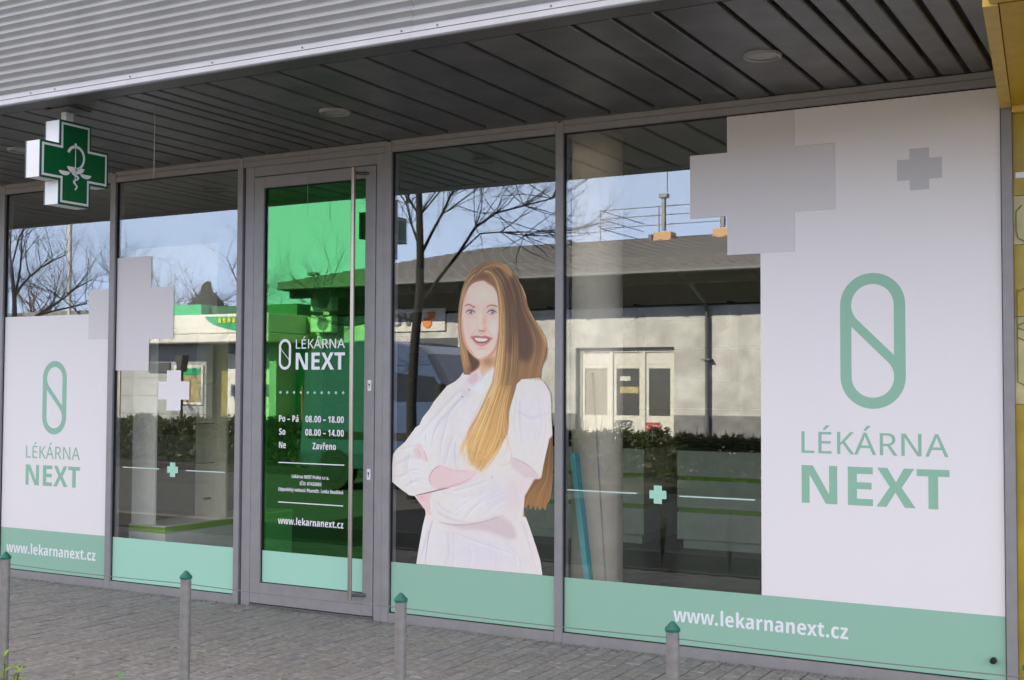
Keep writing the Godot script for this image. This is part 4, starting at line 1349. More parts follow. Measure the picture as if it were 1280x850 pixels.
# ------------------------------------------------------------------ bollards, cables, plants
func build_street_furniture() -> void:
	var z := 2.5
	var xs := [-5.506, -4.215, -2.974, -1.725, -0.472]
	var where := ["steel bollard with a green pointed cap in front of the first poster window", "steel bollard with a green pointed cap in front of the window beside the glass door", "steel bollard with a green pointed cap in front of the print of a person", "steel bollard with a green pointed cap before the web address on the wide window", "steel bollard with a green pointed cap in front of the yellow shop"]
	var first := thing("bollard", where[0], "bollard", Vector3(xs[0], 0, z), "bollards along the pavement")
	lathe(first, "post", [Vector2(0.0255, -0.06), Vector2(0.0255, 0.2), Vector2(0.0255, 0.45), Vector2(0.0255, 0.69)], Vector3(xs[0], 0, z), M.galv, 28, true)
	lathe(first, "cap", [Vector2(0.0, 0.676), Vector2(0.0285, 0.676), Vector2(0.0295, 0.679), Vector2(0.0295, 0.686), Vector2(0.0275, 0.69), Vector2(0.007, 0.7125), Vector2(0.0, 0.715)], Vector3(xs[0], 0, z), M.cap, 28)
	for k in range(1, 5):
		var b := copy_of(first, where[k])
		b.position = Vector3(xs[k], 0, z)
		b.rotation = Vector3(rng.randf_range(-0.006, 0.006), rng.randf() * 6.0, rng.randf_range(-0.008, 0.008))
	for h in [[0.651, "thin steel cable strung through the tops of the bollards"], [0.285, "thin steel cable strung low between the bollards above the paving"]]:
		var pts := []
		for k in 4:
			for j in 8:
				var f := j / 8.0
				pts.append(Vector3(lerpf(xs[k], xs[k + 1], f), h[0] - 0.006 * sin(PI * f), z))
		pts.append(Vector3(xs[4], h[0], z))
		var c := tube(self, "cable", pts, 0.0021, M.cable, 8)
		tag(c, h[1], "cable", "cables between the bollards")
	# young shrubs in the planting strip
	shrub(Vector3(-4.235, -0.03, 3.5), 0.54, 11, "young shrub with bright green leaves in the planting strip before the corner bollard", 21)
	shrub(Vector3(-3.59, -0.03, 3.5), 0.515, 7, "small dark green shrub tip in the planting strip between two bollards", 22)

func add_leaf(st: SurfaceTool, base: Vector3, dir: Vector3, length: float, width: float, normal: Vector3) -> void:
	var side := dir.cross(normal).normalized() * width * 0.5
	var up := normal.normalized()
	var tip := base + dir * length - up * length * 0.12
	var m1 := base + dir * length * 0.35 + up * width * 0.04
	var m2 := base + dir * length * 0.7 - up * length * 0.03
	var fold := up * width * 0.16
	tri(st, base, m1 + side * 0.9 + fold, m1)
	tri(st, base, m1, m1 - side * 0.9 + fold)
	quad(st, m1, m1 + side * 0.9 + fold, m2 + side * 0.8 + fold, m2)
	quad(st, m1 - side * 0.9 + fold, m1, m2, m2 - side * 0.8 + fold)
	tri(st, m2, m2 + side * 0.8 + fold, tip)
	tri(st, m2 - side * 0.8 + fold, m2, tip)

func shrub(base: Vector3, h: float, stems: int, label: String, sd: int) -> void:
	var s := thing("shrub", label, "shrub", base, "shrubs in the planting strip")
	var r := RandomNumberGenerator.new()
	r.seed = sd
	var wood := start()
	var leaves := start()
	var old := start()
	for k in stems:
		var a := r.randf() * TAU
		var reach := r.randf_range(0.02, 0.10) if k else 0.0
		var top := h * (r.randf_range(0.72, 0.93) if k else 0.97)
		var pts := []
		var rad := []
		for j in 6:
			var f := j / 5.0
			pts.append(Vector3(cos(a) * reach * f, top * f, sin(a) * reach * f))
			rad.append(lerpf(0.004, 0.0014, f))
		add_tube(wood, pts, rad, 5)
		for j in 16:
			var f := 0.25 + 0.75 * j / 15.0
			var p := Vector3(cos(a) * reach * f, top * f, sin(a) * reach * f)
			var b := j * 2.4 + k
			var d := Vector3(cos(b), r.randf_range(0.5, 1.3), sin(b)).normalized()
			add_leaf(leaves if f > 0.75 else old, p, d, r.randf_range(0.03, 0.05), r.randf_range(0.014, 0.02), Vector3(-d.x, 1.0, -d.z).normalized())
	put(s, "stems", done(wood), M.stem, base)
	put(s, "young_leaves", done(leaves), M.leaf_young if sd == 21 else M.leaf_teal, base).set_meta("kind", "stuff")
	put(s, "older_leaves", done(old), M.leaf_mid, base).set_meta("kind", "stuff")

# ------------------------------------------------------------------ inside the shop
func build_interior() -> void:
	var col := thing("round_column", "beige round column standing inside the wide window", "column", Vector3(-3.595, 0.006, -0.8))
	lathe(col, "shaft", [Vector2(0.178, 0.09), Vector2(0.178, 3.35)], Vector3(-3.595, 0.006, -0.8), M.column, 48, true)
	lathe(col, "skirting", [Vector2(0.184, 0.0), Vector2(0.184, 0.09), Vector2(0.178, 0.092)], Vector3(-3.595, 0.006, -0.8), M.dark_wood, 48)
	# leaning boards
	var pl := thing("leaning_board", "turquoise board leaning beside the column behind the wide window", "board", Vector3(-3.48, 0.006, -0.5))
	var st := start()
	add_box(st, Vector3(-0.02, 0.0, -0.02), Vector3(0.02, 1.17, 0.02), 0.002)
	var b := put(pl, "board", done(st), M.turquoise, Vector3(-3.44, 0.02, -0.42))
	b.rotation_degrees = Vector3(-6.5, -14, 14.0)
	var st2 := start()
	add_box(st2, Vector3(0.021, 0.001, -0.019), Vector3(0.031, 1.168, 0.019), 0.001)
	var b2 := put(pl, "edge_strip", done(st2), M.turquoise_dark, Vector3(-3.44, 0.02, -0.42))
	b2.rotation_degrees = b.rotation_degrees
	var rod := tube(self, "leaning_strip", [Vector3(-3.30, 0.01, -0.36), Vector3(-3.54, 1.7, -0.61)], 0.006, M.chain, 8)
	tag(rod, "thin metal strip leaning against the beige round column", "strip")
	# two counters with lime stripes
	counter(-6.35, -4.878, -5.9, -4.65, "white sales counter with lime green stripes behind the round column")
	counter(-4.479, -2.4, -5.7, -4.55, "wide white sales counter with lime green stripes, drawers facing the window")
	# shelving wall at the back
	var sh := thing("shelf_wall", "dark wooden shelf wall at the back of the shop", "shelf", Vector3(-5.5, 0.006, -7.9))
	box(sh, "back_panel", Vector3(-11.5, 0.006, -8.19), Vector3(-1.2, 2.7, -8.15), M.dark_wood)
	for k in 7:
		box(sh, "shelf_board", Vector3(-11.5, 0.1 + 0.4 * k, -8.149), Vector3(-1.2, 0.13 + 0.4 * k, -7.85), M.dark_wood)
	for k in 9:
		box(sh, "upright", Vector3(-11.5 + k * 1.28, 0.006, -8.149), Vector3(-11.46 + k * 1.28, 2.7, -7.84), M.dark_wood)
	# glass display cabinet in the second window
	var cab := thing("display_cabinet", "tall cream display cabinet with glass shelves on a lime striped base", "cabinet", Vector3(-7.6, 0.006, -0.8))
	var x1 := -7.263
	var x0 := -7.668
	box(cab, "base", Vector3(x0, 0.02, -2.0), Vector3(x1, 0.400, -0.40), M.counter, 0.003)
	box(cab, "base_stripe", Vector3(x0 - 0.002, 0.4005, -2.002), Vector3(x1 + 0.002, 0.449, -0.398), M.lime, 0.003)
	box(cab, "base_top", Vector3(x0, 0.4495, -2.0), Vector3(x1, 0.462, -0.40), M.counter, 0.002)
	box(cab, "end_panel", Vector3(x0 + 0.01, 0.463, -0.44), Vector3(-7.40, 2.05, -0.415), M.counter, 0.002)
	box(cab, "end_panel", Vector3(x0 + 0.01, 0.463, -1.16), Vector3(-7.29, 2.05, -1.13), M.cream_board, 0.002)
	box(cab, "back_panel", Vector3(x0 + 0.01, 0.463, -1.129), Vector3(x0 + 0.03, 2.05, -0.441), M.dark_wood)
	box(cab, "top_panel", Vector3(x0, 2.051, -1.17), Vector3(-7.29, 2.08, -0.405), M.counter, 0.002)
	for y in [0.93, 1.27, 1.62]:
		box(cab, "glass_shelf", Vector3(x0 + 0.04, y, -1.12), Vector3(-7.42, y + 0.006, -0.45), M.shelf_glass)
		box(cab, "shelf_edge", Vector3(-7.419, y, -1.12), Vector3(-7.414, y + 0.006, -0.45), M.dark_wood)
	box(cab, "glass_front", Vector3(-7.405, 0.464, -1.12), Vector3(-7.401, 2.05, -0.45), M.shelf_glass)
	box(cab, "lock_knob", Vector3(-7.40, 0.62, -1.06), Vector3(-7.385, 0.64, -0.98), M.black, 0.003)
	# a tall partition to its left and a red sticker sign
	var part := thing("partition", "dark partition board behind the first poster", "partition", Vector3(-8.2, 0.006, -1.5))
	box(part, "board", Vector3(-8.75, 0.006, -1.52), Vector3(-7.72, 2.9, -1.46), M.inner_wall)
	box(part, "red_label", Vector3(-7.92, 1.02, -1.459), Vector3(-7.87, 1.13, -1.457), M.red)

func counter(x0: float, x1: float, z0: float, z1: float, label: String) -> void:
	var c := thing("sales_counter", label, "counter", Vector3((x0 + x1) / 2, 0.006, (z0 + z1) / 2), "sales counters")
	box(c, "plinth", Vector3(x0 + 0.05, 0.006, z0 + 0.06), Vector3(x1 - 0.04, 0.097, z1 - 0.05), M.counter)
	for b in [[0.098, 0.366], [0.414, 0.683], [0.724, 0.975]]:
		box(c, "drawer_front", Vector3(x0, b[0], z0), Vector3(x1, b[1], z1), M.counter, 0.003)
	for y in [0.3665, 0.6835]:
		box(c, "lime_stripe", Vector3(x0 + 0.012, y, z0 + 0.012), Vector3(x1 - 0.012, y + 0.047 if y < 0.5 else y + 0.040, z1 - 0.012), M.lime)
	box(c, "worktop", Vector3(x0 - 0.01, 0.9755, z0 - 0.01), Vector3(x1 + 0.01, 0.998, z1 + 0.01), M.dark_wood, 0.003)

# ------------------------------------------------------------------ across the street, seen in the glass
func build_far_side() -> void:
	build_hall()
	build_filling_station()
	build_trees()
	build_van()
	build_hedges()
	# coloured board fence and a floodlight mast beyond the hall's end
	var f := thing("board_fence", "tall fence of cream, green and brown boards beside the white hall", "fence", Vector3(-25.5, 0, 25))
	var tones := [M.plaster_cream, M.station_green, M.leaf_dry, M.cream_panel]
	for k in 9:
		box(f, "board", Vector3(-31 + k * 0.9, 0, 25.0 + 0.02 * (k % 2)), Vector3(-30.12 + k * 0.9, 3.9, 25.08 + 0.02 * (k % 2)), tones[[0, 1, 1, 2, 0, 1, 3, 2, 0][k]])
	var m := thing("floodlight_mast", "grey floodlight mast rising behind the coloured board fence", "mast", Vector3(-26.2, 0, 26))
	tube(m, "pole", [Vector3(-26.2, 0, 26), Vector3(-26.2, 5.4, 26)], 0.05, M.rail_metal, 10)
	box(m, "lamp_head", Vector3(-26.4, 5.4, 25.9), Vector3(-26.0, 5.5, 26.1), M.rail_metal, 0.02)

func build_hall() -> void:
	var h := thing("white_hall", "long white single-storey hall with a dark tiled hip roof and deep eaves", "building", Vector3(-8, 0, 27.5))
	var zw := 22.5
	var xl := -23.25
	var xr := 10.0
	var top := 4.55
	# walls with the door opening left free
	box(h, "wall", Vector3(xl, 0.9, zw), Vector3(-14.46, 3.7, zw + 0.3), M.plaster)
	box(h, "wall", Vector3(-11.63, 0.9, zw), Vector3(xr, 3.7, zw + 0.3), M.plaster)
	box(h, "wall", Vector3(-14.46, 2.66, zw), Vector3(-11.63, 3.7, zw + 0.3), M.plaster)
	box(h, "wall", Vector3(xl, 0, zw + 0.3), Vector3(xl + 0.3, top, 33), M.plaster_cream)
	box(h, "wall", Vector3(xr - 0.3, 0, zw + 0.3), Vector3(xr, top, 33), M.plaster)
	box(h, "wall", Vector3(xl, 0, 33), Vector3(xr, top, 33.3), M.plaster)
	box(h, "eave_shade_panel", Vector3(xl + 0.31, 3.701, zw + 0.22), Vector3(xr - 0.31, 4.41, zw + 0.3), M.eave_wood)  # dark panel standing in for the shaded open space under the eaves
	box(h, "plinth", Vector3(xl, -0.1, zw - 0.03), Vector3(-14.46, 0.9, zw + 0.3), M.plinth)
	box(h, "plinth", Vector3(-11.63, -0.1, zw - 0.03), Vector3(xr, 0.9, zw + 0.3), M.plinth)
	box(h, "eave_lining", Vector3(xl - 0.2, 4.42, zw - 1.45), Vector3(xr + 1.5, 4.5, 34.7), M.eave_wood)
	# hip roof laid in tile courses
	var y0 := 4.53
	var corners := [Vector3(xl - 0.25, y0, zw - 1.5), Vector3(xr + 1.6, y0, zw - 1.5), Vector3(xr + 1.6, y0, 34.8), Vector3(xl - 0.25, y0, 34.8)]
	var r0 := Vector3(-20.6, 6.15, 28.2)
	var r1 := Vector3(7.6, 6.15, 28.2)
	var roof := group_part(h, "roof", Vector3(-8, y0, 28))
	var ro := start()
	roof_face(ro, corners[0], corners[1], r1, r0, 18, 84)
	put(roof, "tiles", done(ro), M.roof).set_meta("kind", "stuff")
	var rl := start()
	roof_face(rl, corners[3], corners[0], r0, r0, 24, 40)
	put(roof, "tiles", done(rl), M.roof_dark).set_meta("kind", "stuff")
	var rb := start()
	roof_face(rb, corners[1], corners[2], r1, r1, 4, 4)
	roof_face(rb, corners[2], corners[3], r0, r1, 4, 4)
	put(roof, "tiles", done(rb), M.roof).set_meta("kind", "stuff")
	box(roof, "gutter", Vector3(xl - 0.25, y0 - 0.1, zw - 1.62), Vector3(xr + 1.6, y0 + 0.0, zw - 1.51), M.pipe, 0.02)
	tube(roof, "ridge_cap", [r0 + Vector3(0, 0.03, 0), r1 + Vector3(0, 0.03, 0)], 0.1, M.roof_dark, 8)
	for x in [-20.2, -17.4]:
		tube(roof, "vent", [Vector3(x + 3.0, 5.9, 27.6), Vector3(x + 3.0, 6.3, 27.6)], 0.09, M.pipe, 8)
	for x in [-14.0, -12.1]:
		var c := box(roof, "chimney", Vector3(x - 0.29, 5.9, 27.5), Vector3(x + 0.29, 6.36, 27.95), M.chimney, 0.02)
		box(c, "flue", Vector3(x - 0.05, 6.42, 27.6), Vector3(x + 0.04, 7.42 if x < -13 else 6.8, 27.75), M.rail_metal)
		if x < -13:
			box(c, "flue_cap", Vector3(x - 0.13, 7.42, 27.55), Vector3(x + 0.13, 7.54, 27.8), M.rail_metal)
			tube(c, "aerial", [Vector3(x + 0.1, 7.6, 27.7), Vector3(x + 0.1, 8.6, 27.7)], 0.02, M.rail_metal, 5)
	# roof railing
	var rails := start()
	for y in [6.65, 6.95, 7.22]:
		add_tube(rails, [Vector3(-16.3, y, 28.0), Vector3(2.0, y, 28.0)], [0.015, 0.015], 5)
		add_tube(rails, [Vector3(-16.3, y, 28.0), Vector3(-16.3, y, 31.5)], [0.015, 0.015], 5)
	for k in 10:
		add_tube(rails, [Vector3(-16.3 + k * 2.0, 6.0, 28.0), Vector3(-16.3 + k * 2.0, 7.24, 28.0)], [0.018, 0.018], 5)
	put(roof, "railing", done(rails), M.rail_metal)
	# downpipe with its bend under the eaves
	tube(h, "downpipe", [Vector3(-11.0, 4.45, 21.1), Vector3(-10.85, 4.3, 21.4), Vector3(-10.72, 3.75, 22.3), Vector3(-10.7, 3.55, 22.4), Vector3(-10.7, 0.9, 22.4)], 0.05, M.pipe, 10)
	tube(h, "downpipe_foot", [Vector3(-10.7, 0.9, 22.38), Vector3(-10.7, 0.1, 22.38)], 0.07, M.pipe, 10)
	box(h, "downpipe_clamp", Vector3(-10.82, 2.3, 22.3), Vector3(-10.58, 2.34, 22.5), M.pipe)
	# rafter ends and beam under the eaves
	box(h, "eave_beam", Vector3(xl - 0.1, 4.2, zw - 1.2), Vector3(xr + 1.3, 4.42, zw - 1.0), M.eave_wood)
	for k in 24:
		box(h, "rafter", Vector3(xl + 0.1 + k * 1.4, 4.28, zw - 1.4), Vector3(xl + 0.2 + k * 1.4, 4.419, zw - 0.001), M.eave_wood)
	# entrance: three glazed leaves in a white frame, set back
	var d := group_part(h, "entrance", Vector3(-13.05, 0.0, zw + 0.2))
	box(d, "frame", Vector3(-14.46, 2.54, zw + 0.16), Vector3(-11.63, 2.66, zw + 0.28), M.white_paint)
	for x in [-14.46, -13.53, -12.60, -11.73]:
		box(d, "post", Vector3(x, 0.0, zw + 0.16), Vector3(x + 0.1, 2.54, zw + 0.28), M.white_paint, 0.01)
	for k in 3:
		var a: float = [-14.36, -13.43, -12.5][k]
		var b: float = [-13.53, -12.6, -11.73][k]
		box(d, "fanlight", Vector3(a, 2.2, zw + 0.2), Vector3(b, 2.54, zw + 0.26), M.white_paint, 0.01)
		box(d, "leaf_panel", Vector3(a, 0.0, zw + 0.2), Vector3(b, 0.86, zw + 0.26), M.white_paint, 0.01)
		box(d, "leaf_stile", Vector3(a, 0.86, zw + 0.2), Vector3(a + 0.09, 2.2, zw + 0.26), M.white_paint, 0.01)
		box(d, "leaf_stile", Vector3(b - 0.09, 0.86, zw + 0.2), Vector3(b, 2.2, zw + 0.26), M.white_paint, 0.01)
		box(d, "leaf_rail", Vector3(a + 0.09, 2.1, zw + 0.2), Vector3(b - 0.09, 2.2, zw + 0.26), M.white_paint, 0.01)
		box(d, "pane", Vector3(a + 0.09, 0.86, zw + 0.225), Vector3(b - 0.09, 2.1, zw + 0.24), M.curtain if k == 0 else M.window_dark)
	box(d, "notice", Vector3(-13.25, 1.45, zw + 0.215), Vector3(-12.72, 1.62, zw + 0.223), M.cream_panel)
	box(d, "notice", Vector3(-13.25, 1.78, zw + 0.215), Vector3(-12.95, 1.9, zw + 0.223), M.white_paint)
	# red and grey spray marks on the door panels
	for g in [[-12.3, 0.55, M.red], [-13.15, 0.6, M.plinth]]:
		var sg := start()
		for k in 9:
			var pts := []
			var rad := []
			var a := rng.randf() * TAU
			for j in 7:
				pts.append(Vector3(g[0] + rng.randf_range(-0.28, 0.28) * 0.7 + cos(a + j) * 0.14, g[1] + sin(a + j * 1.1) * 0.14, zw + 0.196))
				rad.append(0.011)
			add_tube(sg, pts, rad, 5)
		put(d, "spray_mark", done(sg), g[2])
	# two smaller windows to the left of the entrance and the wall sign
	box(h, "wall_window", Vector3(-19.6, 2.6, zw - 0.015), Vector3(-18.2, 3.0, zw + 0.02), M.window_dark)
	box(h, "wall_window", Vector3(-16.4, 1.6, zw - 0.015), Vector3(-15.8, 2.9, zw + 0.02), M.window_dark)
	box(h, "sign_board", Vector3(-21.2, 3.2, zw - 0.06), Vector3(-18.6, 3.86, zw - 0.02), M.white_paint, 0.01)
	var tm := put(h, "sign_lettering", text_mesh("VOI", true), M.pipe, Vector3(-20.2, 3.54, zw - 0.075))
	tm.rotation_degrees.y = 180
	tm.scale = Vector3(0.62, 0.52, 0.4)
	for q in [[-19.05, 3.68, 0.13], [-19.2, 3.44, 0.15]]:
		var pt := start()
		add_sheet(pt, arc_poly(Vector2(q[0], q[1]), q[2], 0, TAU, 16), zw - 0.09, zw - 0.065)
		put(h, "sign_emblem", done(pt), M.orange)
	# outdoor units on the end wall
	for y in [3.22, 3.86]:
		var u := box(h, "air_conditioner", Vector3(-23.2, y, 22.1), Vector3(-22.4, y + 0.52, 22.44), M.ac_white, 0.02)
		var fan := start()
		add_sheet(fan, arc_poly(Vector2(-22.72, y + 0.26), 0.2, 0, TAU, 20), 22.085, 22.099)
		put(u, "fan_grille", done(fan), M.plinth)

func roof_face(st: SurfaceTool, a: Vector3, b: Vector3, c: Vector3, d: Vector3, courses: int, cols: int) -> void:
	# a-b eaves, d-c ridge: overlapping courses with a wavy cross-section
	var n := (b - a).cross(d - a).normalized()
	if n.y < 0:
		n = -n
	for k in courses:
		var f0 := k / float(courses)
		var f1 := (k + 1.0) / courses
		var l0 := a.lerp(d, f0)
		var e0 := b.lerp(c, f0)
		var l1 := a.lerp(d, f1)
		var e1 := b.lerp(c, f1)
		for s in cols:
			for half in 2:
				var g0 := (s + half * 0.5) / cols
				var g1 := (s + half * 0.5 + 0.5) / cols
				var h0 := n * (0.15 if half == 0 else 0.05)
				var h1 := n * (0.05 if half == 0 else 0.15)
				var low := n * 0.035
				quad(st, l0.lerp(e0, g0) + h0, l0.lerp(e0, g1) + h1, l1.lerp(e1, g1) + h1 - low, l1.lerp(e1, g0) + h0 - low)
				quad(st, l0.lerp(e0, g0), l0.lerp(e0, g1), l0.lerp(e0, g1) + h1, l0.lerp(e0, g0) + h0)

func build_filling_station() -> void:
	var s := thing("filling_station", "low grey filling station shop with a white and green roof band", "building", Vector3(-31, 0, 26))
	var z := 24.0
	box(s, "wall", Vector3(-40, 0, z), Vector3(-29.15, 3.0, z + 0.3), M.grey_panel)
	box(s, "wall", Vector3(-40, 0, z + 0.3), Vector3(-39.7, 3.0, 32), M.grey_panel)
	box(s, "wall", Vector3(-40, 0, 32), Vector3(-26.4, 3.0, 32.3), M.grey_panel)
	box(s, "wall", Vector3(-26.4, 0, z), Vector3(-26.1, 3.0, 32.3), M.grey_panel)
	for y in [0.62, 1.24, 1.86, 2.48]:
		box(s, "joint", Vector3(-40, y, z - 0.004), Vector3(-29.15, y + 0.02, z - 0.001), M.plinth)
	box(s, "recess_wall", Vector3(-29.15, 0, z + 0.5), Vector3(-28.55, 3.0, z + 0.7), M.olive)
	box(s, "gate", Vector3(-28.55, 0, z + 0.4), Vector3(-26.4, 2.7, z + 0.5), M.station_white)
	for k in 3:
		box(s, "gate_window", Vector3(-28.4 + k * 0.7, 1.25, z + 0.385), Vector3(-27.85 + k * 0.7, 1.65, z + 0.399), M.door_blue)
	box(s, "gate_frame", Vector3(-28.55, 2.7, z + 0.3), Vector3(-26.4, 3.0, z + 0.5), M.door_blue)
	box(s, "roof_band", Vector3(-40.4, 3.02, z - 1.0), Vector3(-25.6, 3.30, 32.6), M.station_white, 0.03)
	box(s, "roof_band", Vector3(-40.4, 3.32, z - 0.9), Vector3(-25.7, 3.95, 32.5), M.station_white, 0.03)
	box(s, "roof_box", Vector3(-33, 3.95, z + 0.5), Vector3(-29.9, 4.42, 30), M.station_green)
	box(s, "roof_box", Vector3(-29.9, 3.95, z + 0.9), Vector3(-26, 4.36, 30), M.station_dark)
	var sw := start()
	var pp := PackedVector2Array()
	for k in 21:
		var f := k / 20.0
		pp.append(Vector2(-28.35 + 2.5 * f, 3.88 - 0.05 * f))
	for k in 21:
		var f := 1.0 - k / 20.0
		pp.append(Vector2(-28.35 + 2.5 * f, 3.86 - 0.62 * sqrt(f)))
	add_sheet(sw, pp, z - 0.95, z - 0.905)
	put(s, "green_swoosh", done(sw), M.station_green)
	for k in 6:
		box(s, "yellow_mark", Vector3(-27.75 + k * 0.2, 3.66, z - 0.97), Vector3(-27.63 + k * 0.2, 3.82, z - 0.951), M.station_yellow)
	var w := box(s, "window", Vector3(-30.6, 0.95, z - 0.06), Vector3(-29.25, 2.3, z - 0.002), M.station_white, 0.01)
	box(w, "pane", Vector3(-30.5, 1.05, z - 0.075), Vector3(-29.35, 1.95, z - 0.061), M.cream_panel)
	box(w, "green_header", Vector3(-30.5, 1.96, z - 0.075), Vector3(-29.35, 2.2, z - 0.061), M.station_green)
	box(s, "dark_window", Vector3(-31.8, 2.05, z - 0.05), Vector3(-30.8, 2.4, z - 0.002), M.window_dark)
	box(s, "cream_door", Vector3(-34.6, 0, z - 0.05), Vector3(-33.2, 2.3, z - 0.002), M.plaster_cream)
	box(s, "red_notice", Vector3(-34.1, 1.6, z - 0.07), Vector3(-33.7, 1.95, z - 0.051), M.red)
	var lp := thing("flood_lamp", "squat flood lamp on a thin post before the filling station", "lamp", Vector3(-28.9, 0, 22.6))
	tube(lp, "post", [Vector3(-28.9, 0, 22.6), Vector3(-28.9, 2.1, 22.6)], 0.05, M.flood, 8)
	var lh := start()
	add_sheet(lh, PackedVector2Array([Vector2(-28.97, 2.05), Vector2(-28.83, 2.05), Vector2(-28.74, 2.6), Vector2(-29.06, 2.6)]), 22.45, 22.75)
	put(lp, "head", done(lh), M.flood)
	# flat roofed sheds far to the left
	var sh := thing("long_shed", "long low grey shed behind the bare trees", "building", Vector3(-47, 0, 33))
	box(sh, "wall", Vector3(-62, 0, 32), Vector3(-40.6, 4.7, 38), M.grey_panel)
	box(sh, "roof", Vector3(-62.3, 4.701, 31.6), Vector3(-40.3, 5.0, 38.3), M.plinth)
	var ms := thing("tall_mast", "tall thin pale mast rising beside the long grey shed", "mast", Vector3(-44.2, 0, 31.2))
	tube(ms, "pole", [Vector3(-44.2, 0, 31.2), Vector3(-44.35, 12, 31.2)], 0.09, M.ac_white, 8)
	tube(ms, "stay", [Vector3(-44.35, 11.5, 31.2), Vector3(-45.3, 0, 31.2)], 0.02, M.ac_white, 5)

# bare trees: a tapered trunk with limbs dividing into twigs
func branch(st: SurfaceTool, r: RandomNumberGenerator, p: Vector3, d: Vector3, length: float, rad: float, level: int, twig: SurfaceTool) -> void:
	var pts := [p]
	var radii := [rad]
	var steps := 5 if level < 2 else 4
	var q := p
	var dir := d
	var bend := Vector3(r.randfn(0, 1), r.randfn(0, 1) * 0.5, r.randfn(0, 1)) * 0.10
	for k in steps:
		dir = (dir + bend + Vector3(r.randfn(0, 1), r.randfn(0, 1), r.randfn(0, 1)) * 0.09 + Vector3(0, 0.05, 0)).normalized()
		q = q + dir * length / steps
		pts.append(q)
		radii.append(lerpf(rad, rad * 0.42, (k + 1.0) / steps))
		if level < 4 and k >= (1 if level else 2):
			var kids: int = [2, 2, 2, 2][level]
			for j in kids:
				var side := Vector3(r.randfn(0, 1), r.randfn(0, 0.5), r.randfn(0, 1)).normalized()
				var nd := (dir * r.randf_range(0.5, 1.0) + side * r.randf_range(0.6, 1.0) + Vector3(0, 0.18, 0)).normalized()
				branch(st, r, q, nd, length * r.randf_range(0.42, 0.68), radii[-1] * r.randf_range(0.45, 0.65), level + 1, twig)
	add_tube(st if level < 2 else twig, pts, radii, 7 if level == 0 else (5 if level < 3 else 3), true, false)

func bare_tree(called: String, base: Vector3, h: float, rad: float, sd: int, m: Material, label: String, group := "", guided := []) -> Node3D:
	var t := thing(called, label, "tree", base, group)
	var r := RandomNumberGenerator.new()
	r.seed = sd
	var trunk := start()
	var twigs := start()
	if guided.is_empty():
		branch(trunk, r, Vector3.ZERO, Vector3(r.randfn(0, 0.04), 1, r.randfn(0, 0.04)).normalized(), h * 0.5, rad, 0, twigs)
	else:
		for g in guided:
			var pts := []
			var radii := []
			var src: Array = g[0]
			for k in src.size():
				pts.append((src[k] as Vector3) - base)
				radii.append(lerpf(g[1], g[2], k / float(src.size() - 1)))
			add_tube(trunk, pts, radii, 8, true, false)
			for k in range(int(g[3]), pts.size()):
				for j in 7:
					var dd := ((pts[k] as Vector3) - (pts[max(k - 1, 0)] as Vector3)).normalized()
					var nd := (dd + Vector3(r.randfn(0, 0.8), r.randfn(0.15, 0.5), r.randfn(0, 0.5))).normalized()
					branch(trunk, r, pts[k], nd, r.randf_range(0.6, 1.35), max(0.0075, radii[k] * 0.3), 2, twigs)
	put(t, "trunk", done(trunk), m, base)
	put(t, "crown", done(twigs), m, base)
	return t

func mirrored(px: float, py: float, z: float) -> Vector3:
	# the real point at depth z whose image in the shop glass lies on that line of sight
	var v := at(px, py, 2 * GLASS - z)
	return Vector3(v.x, v.y, z)

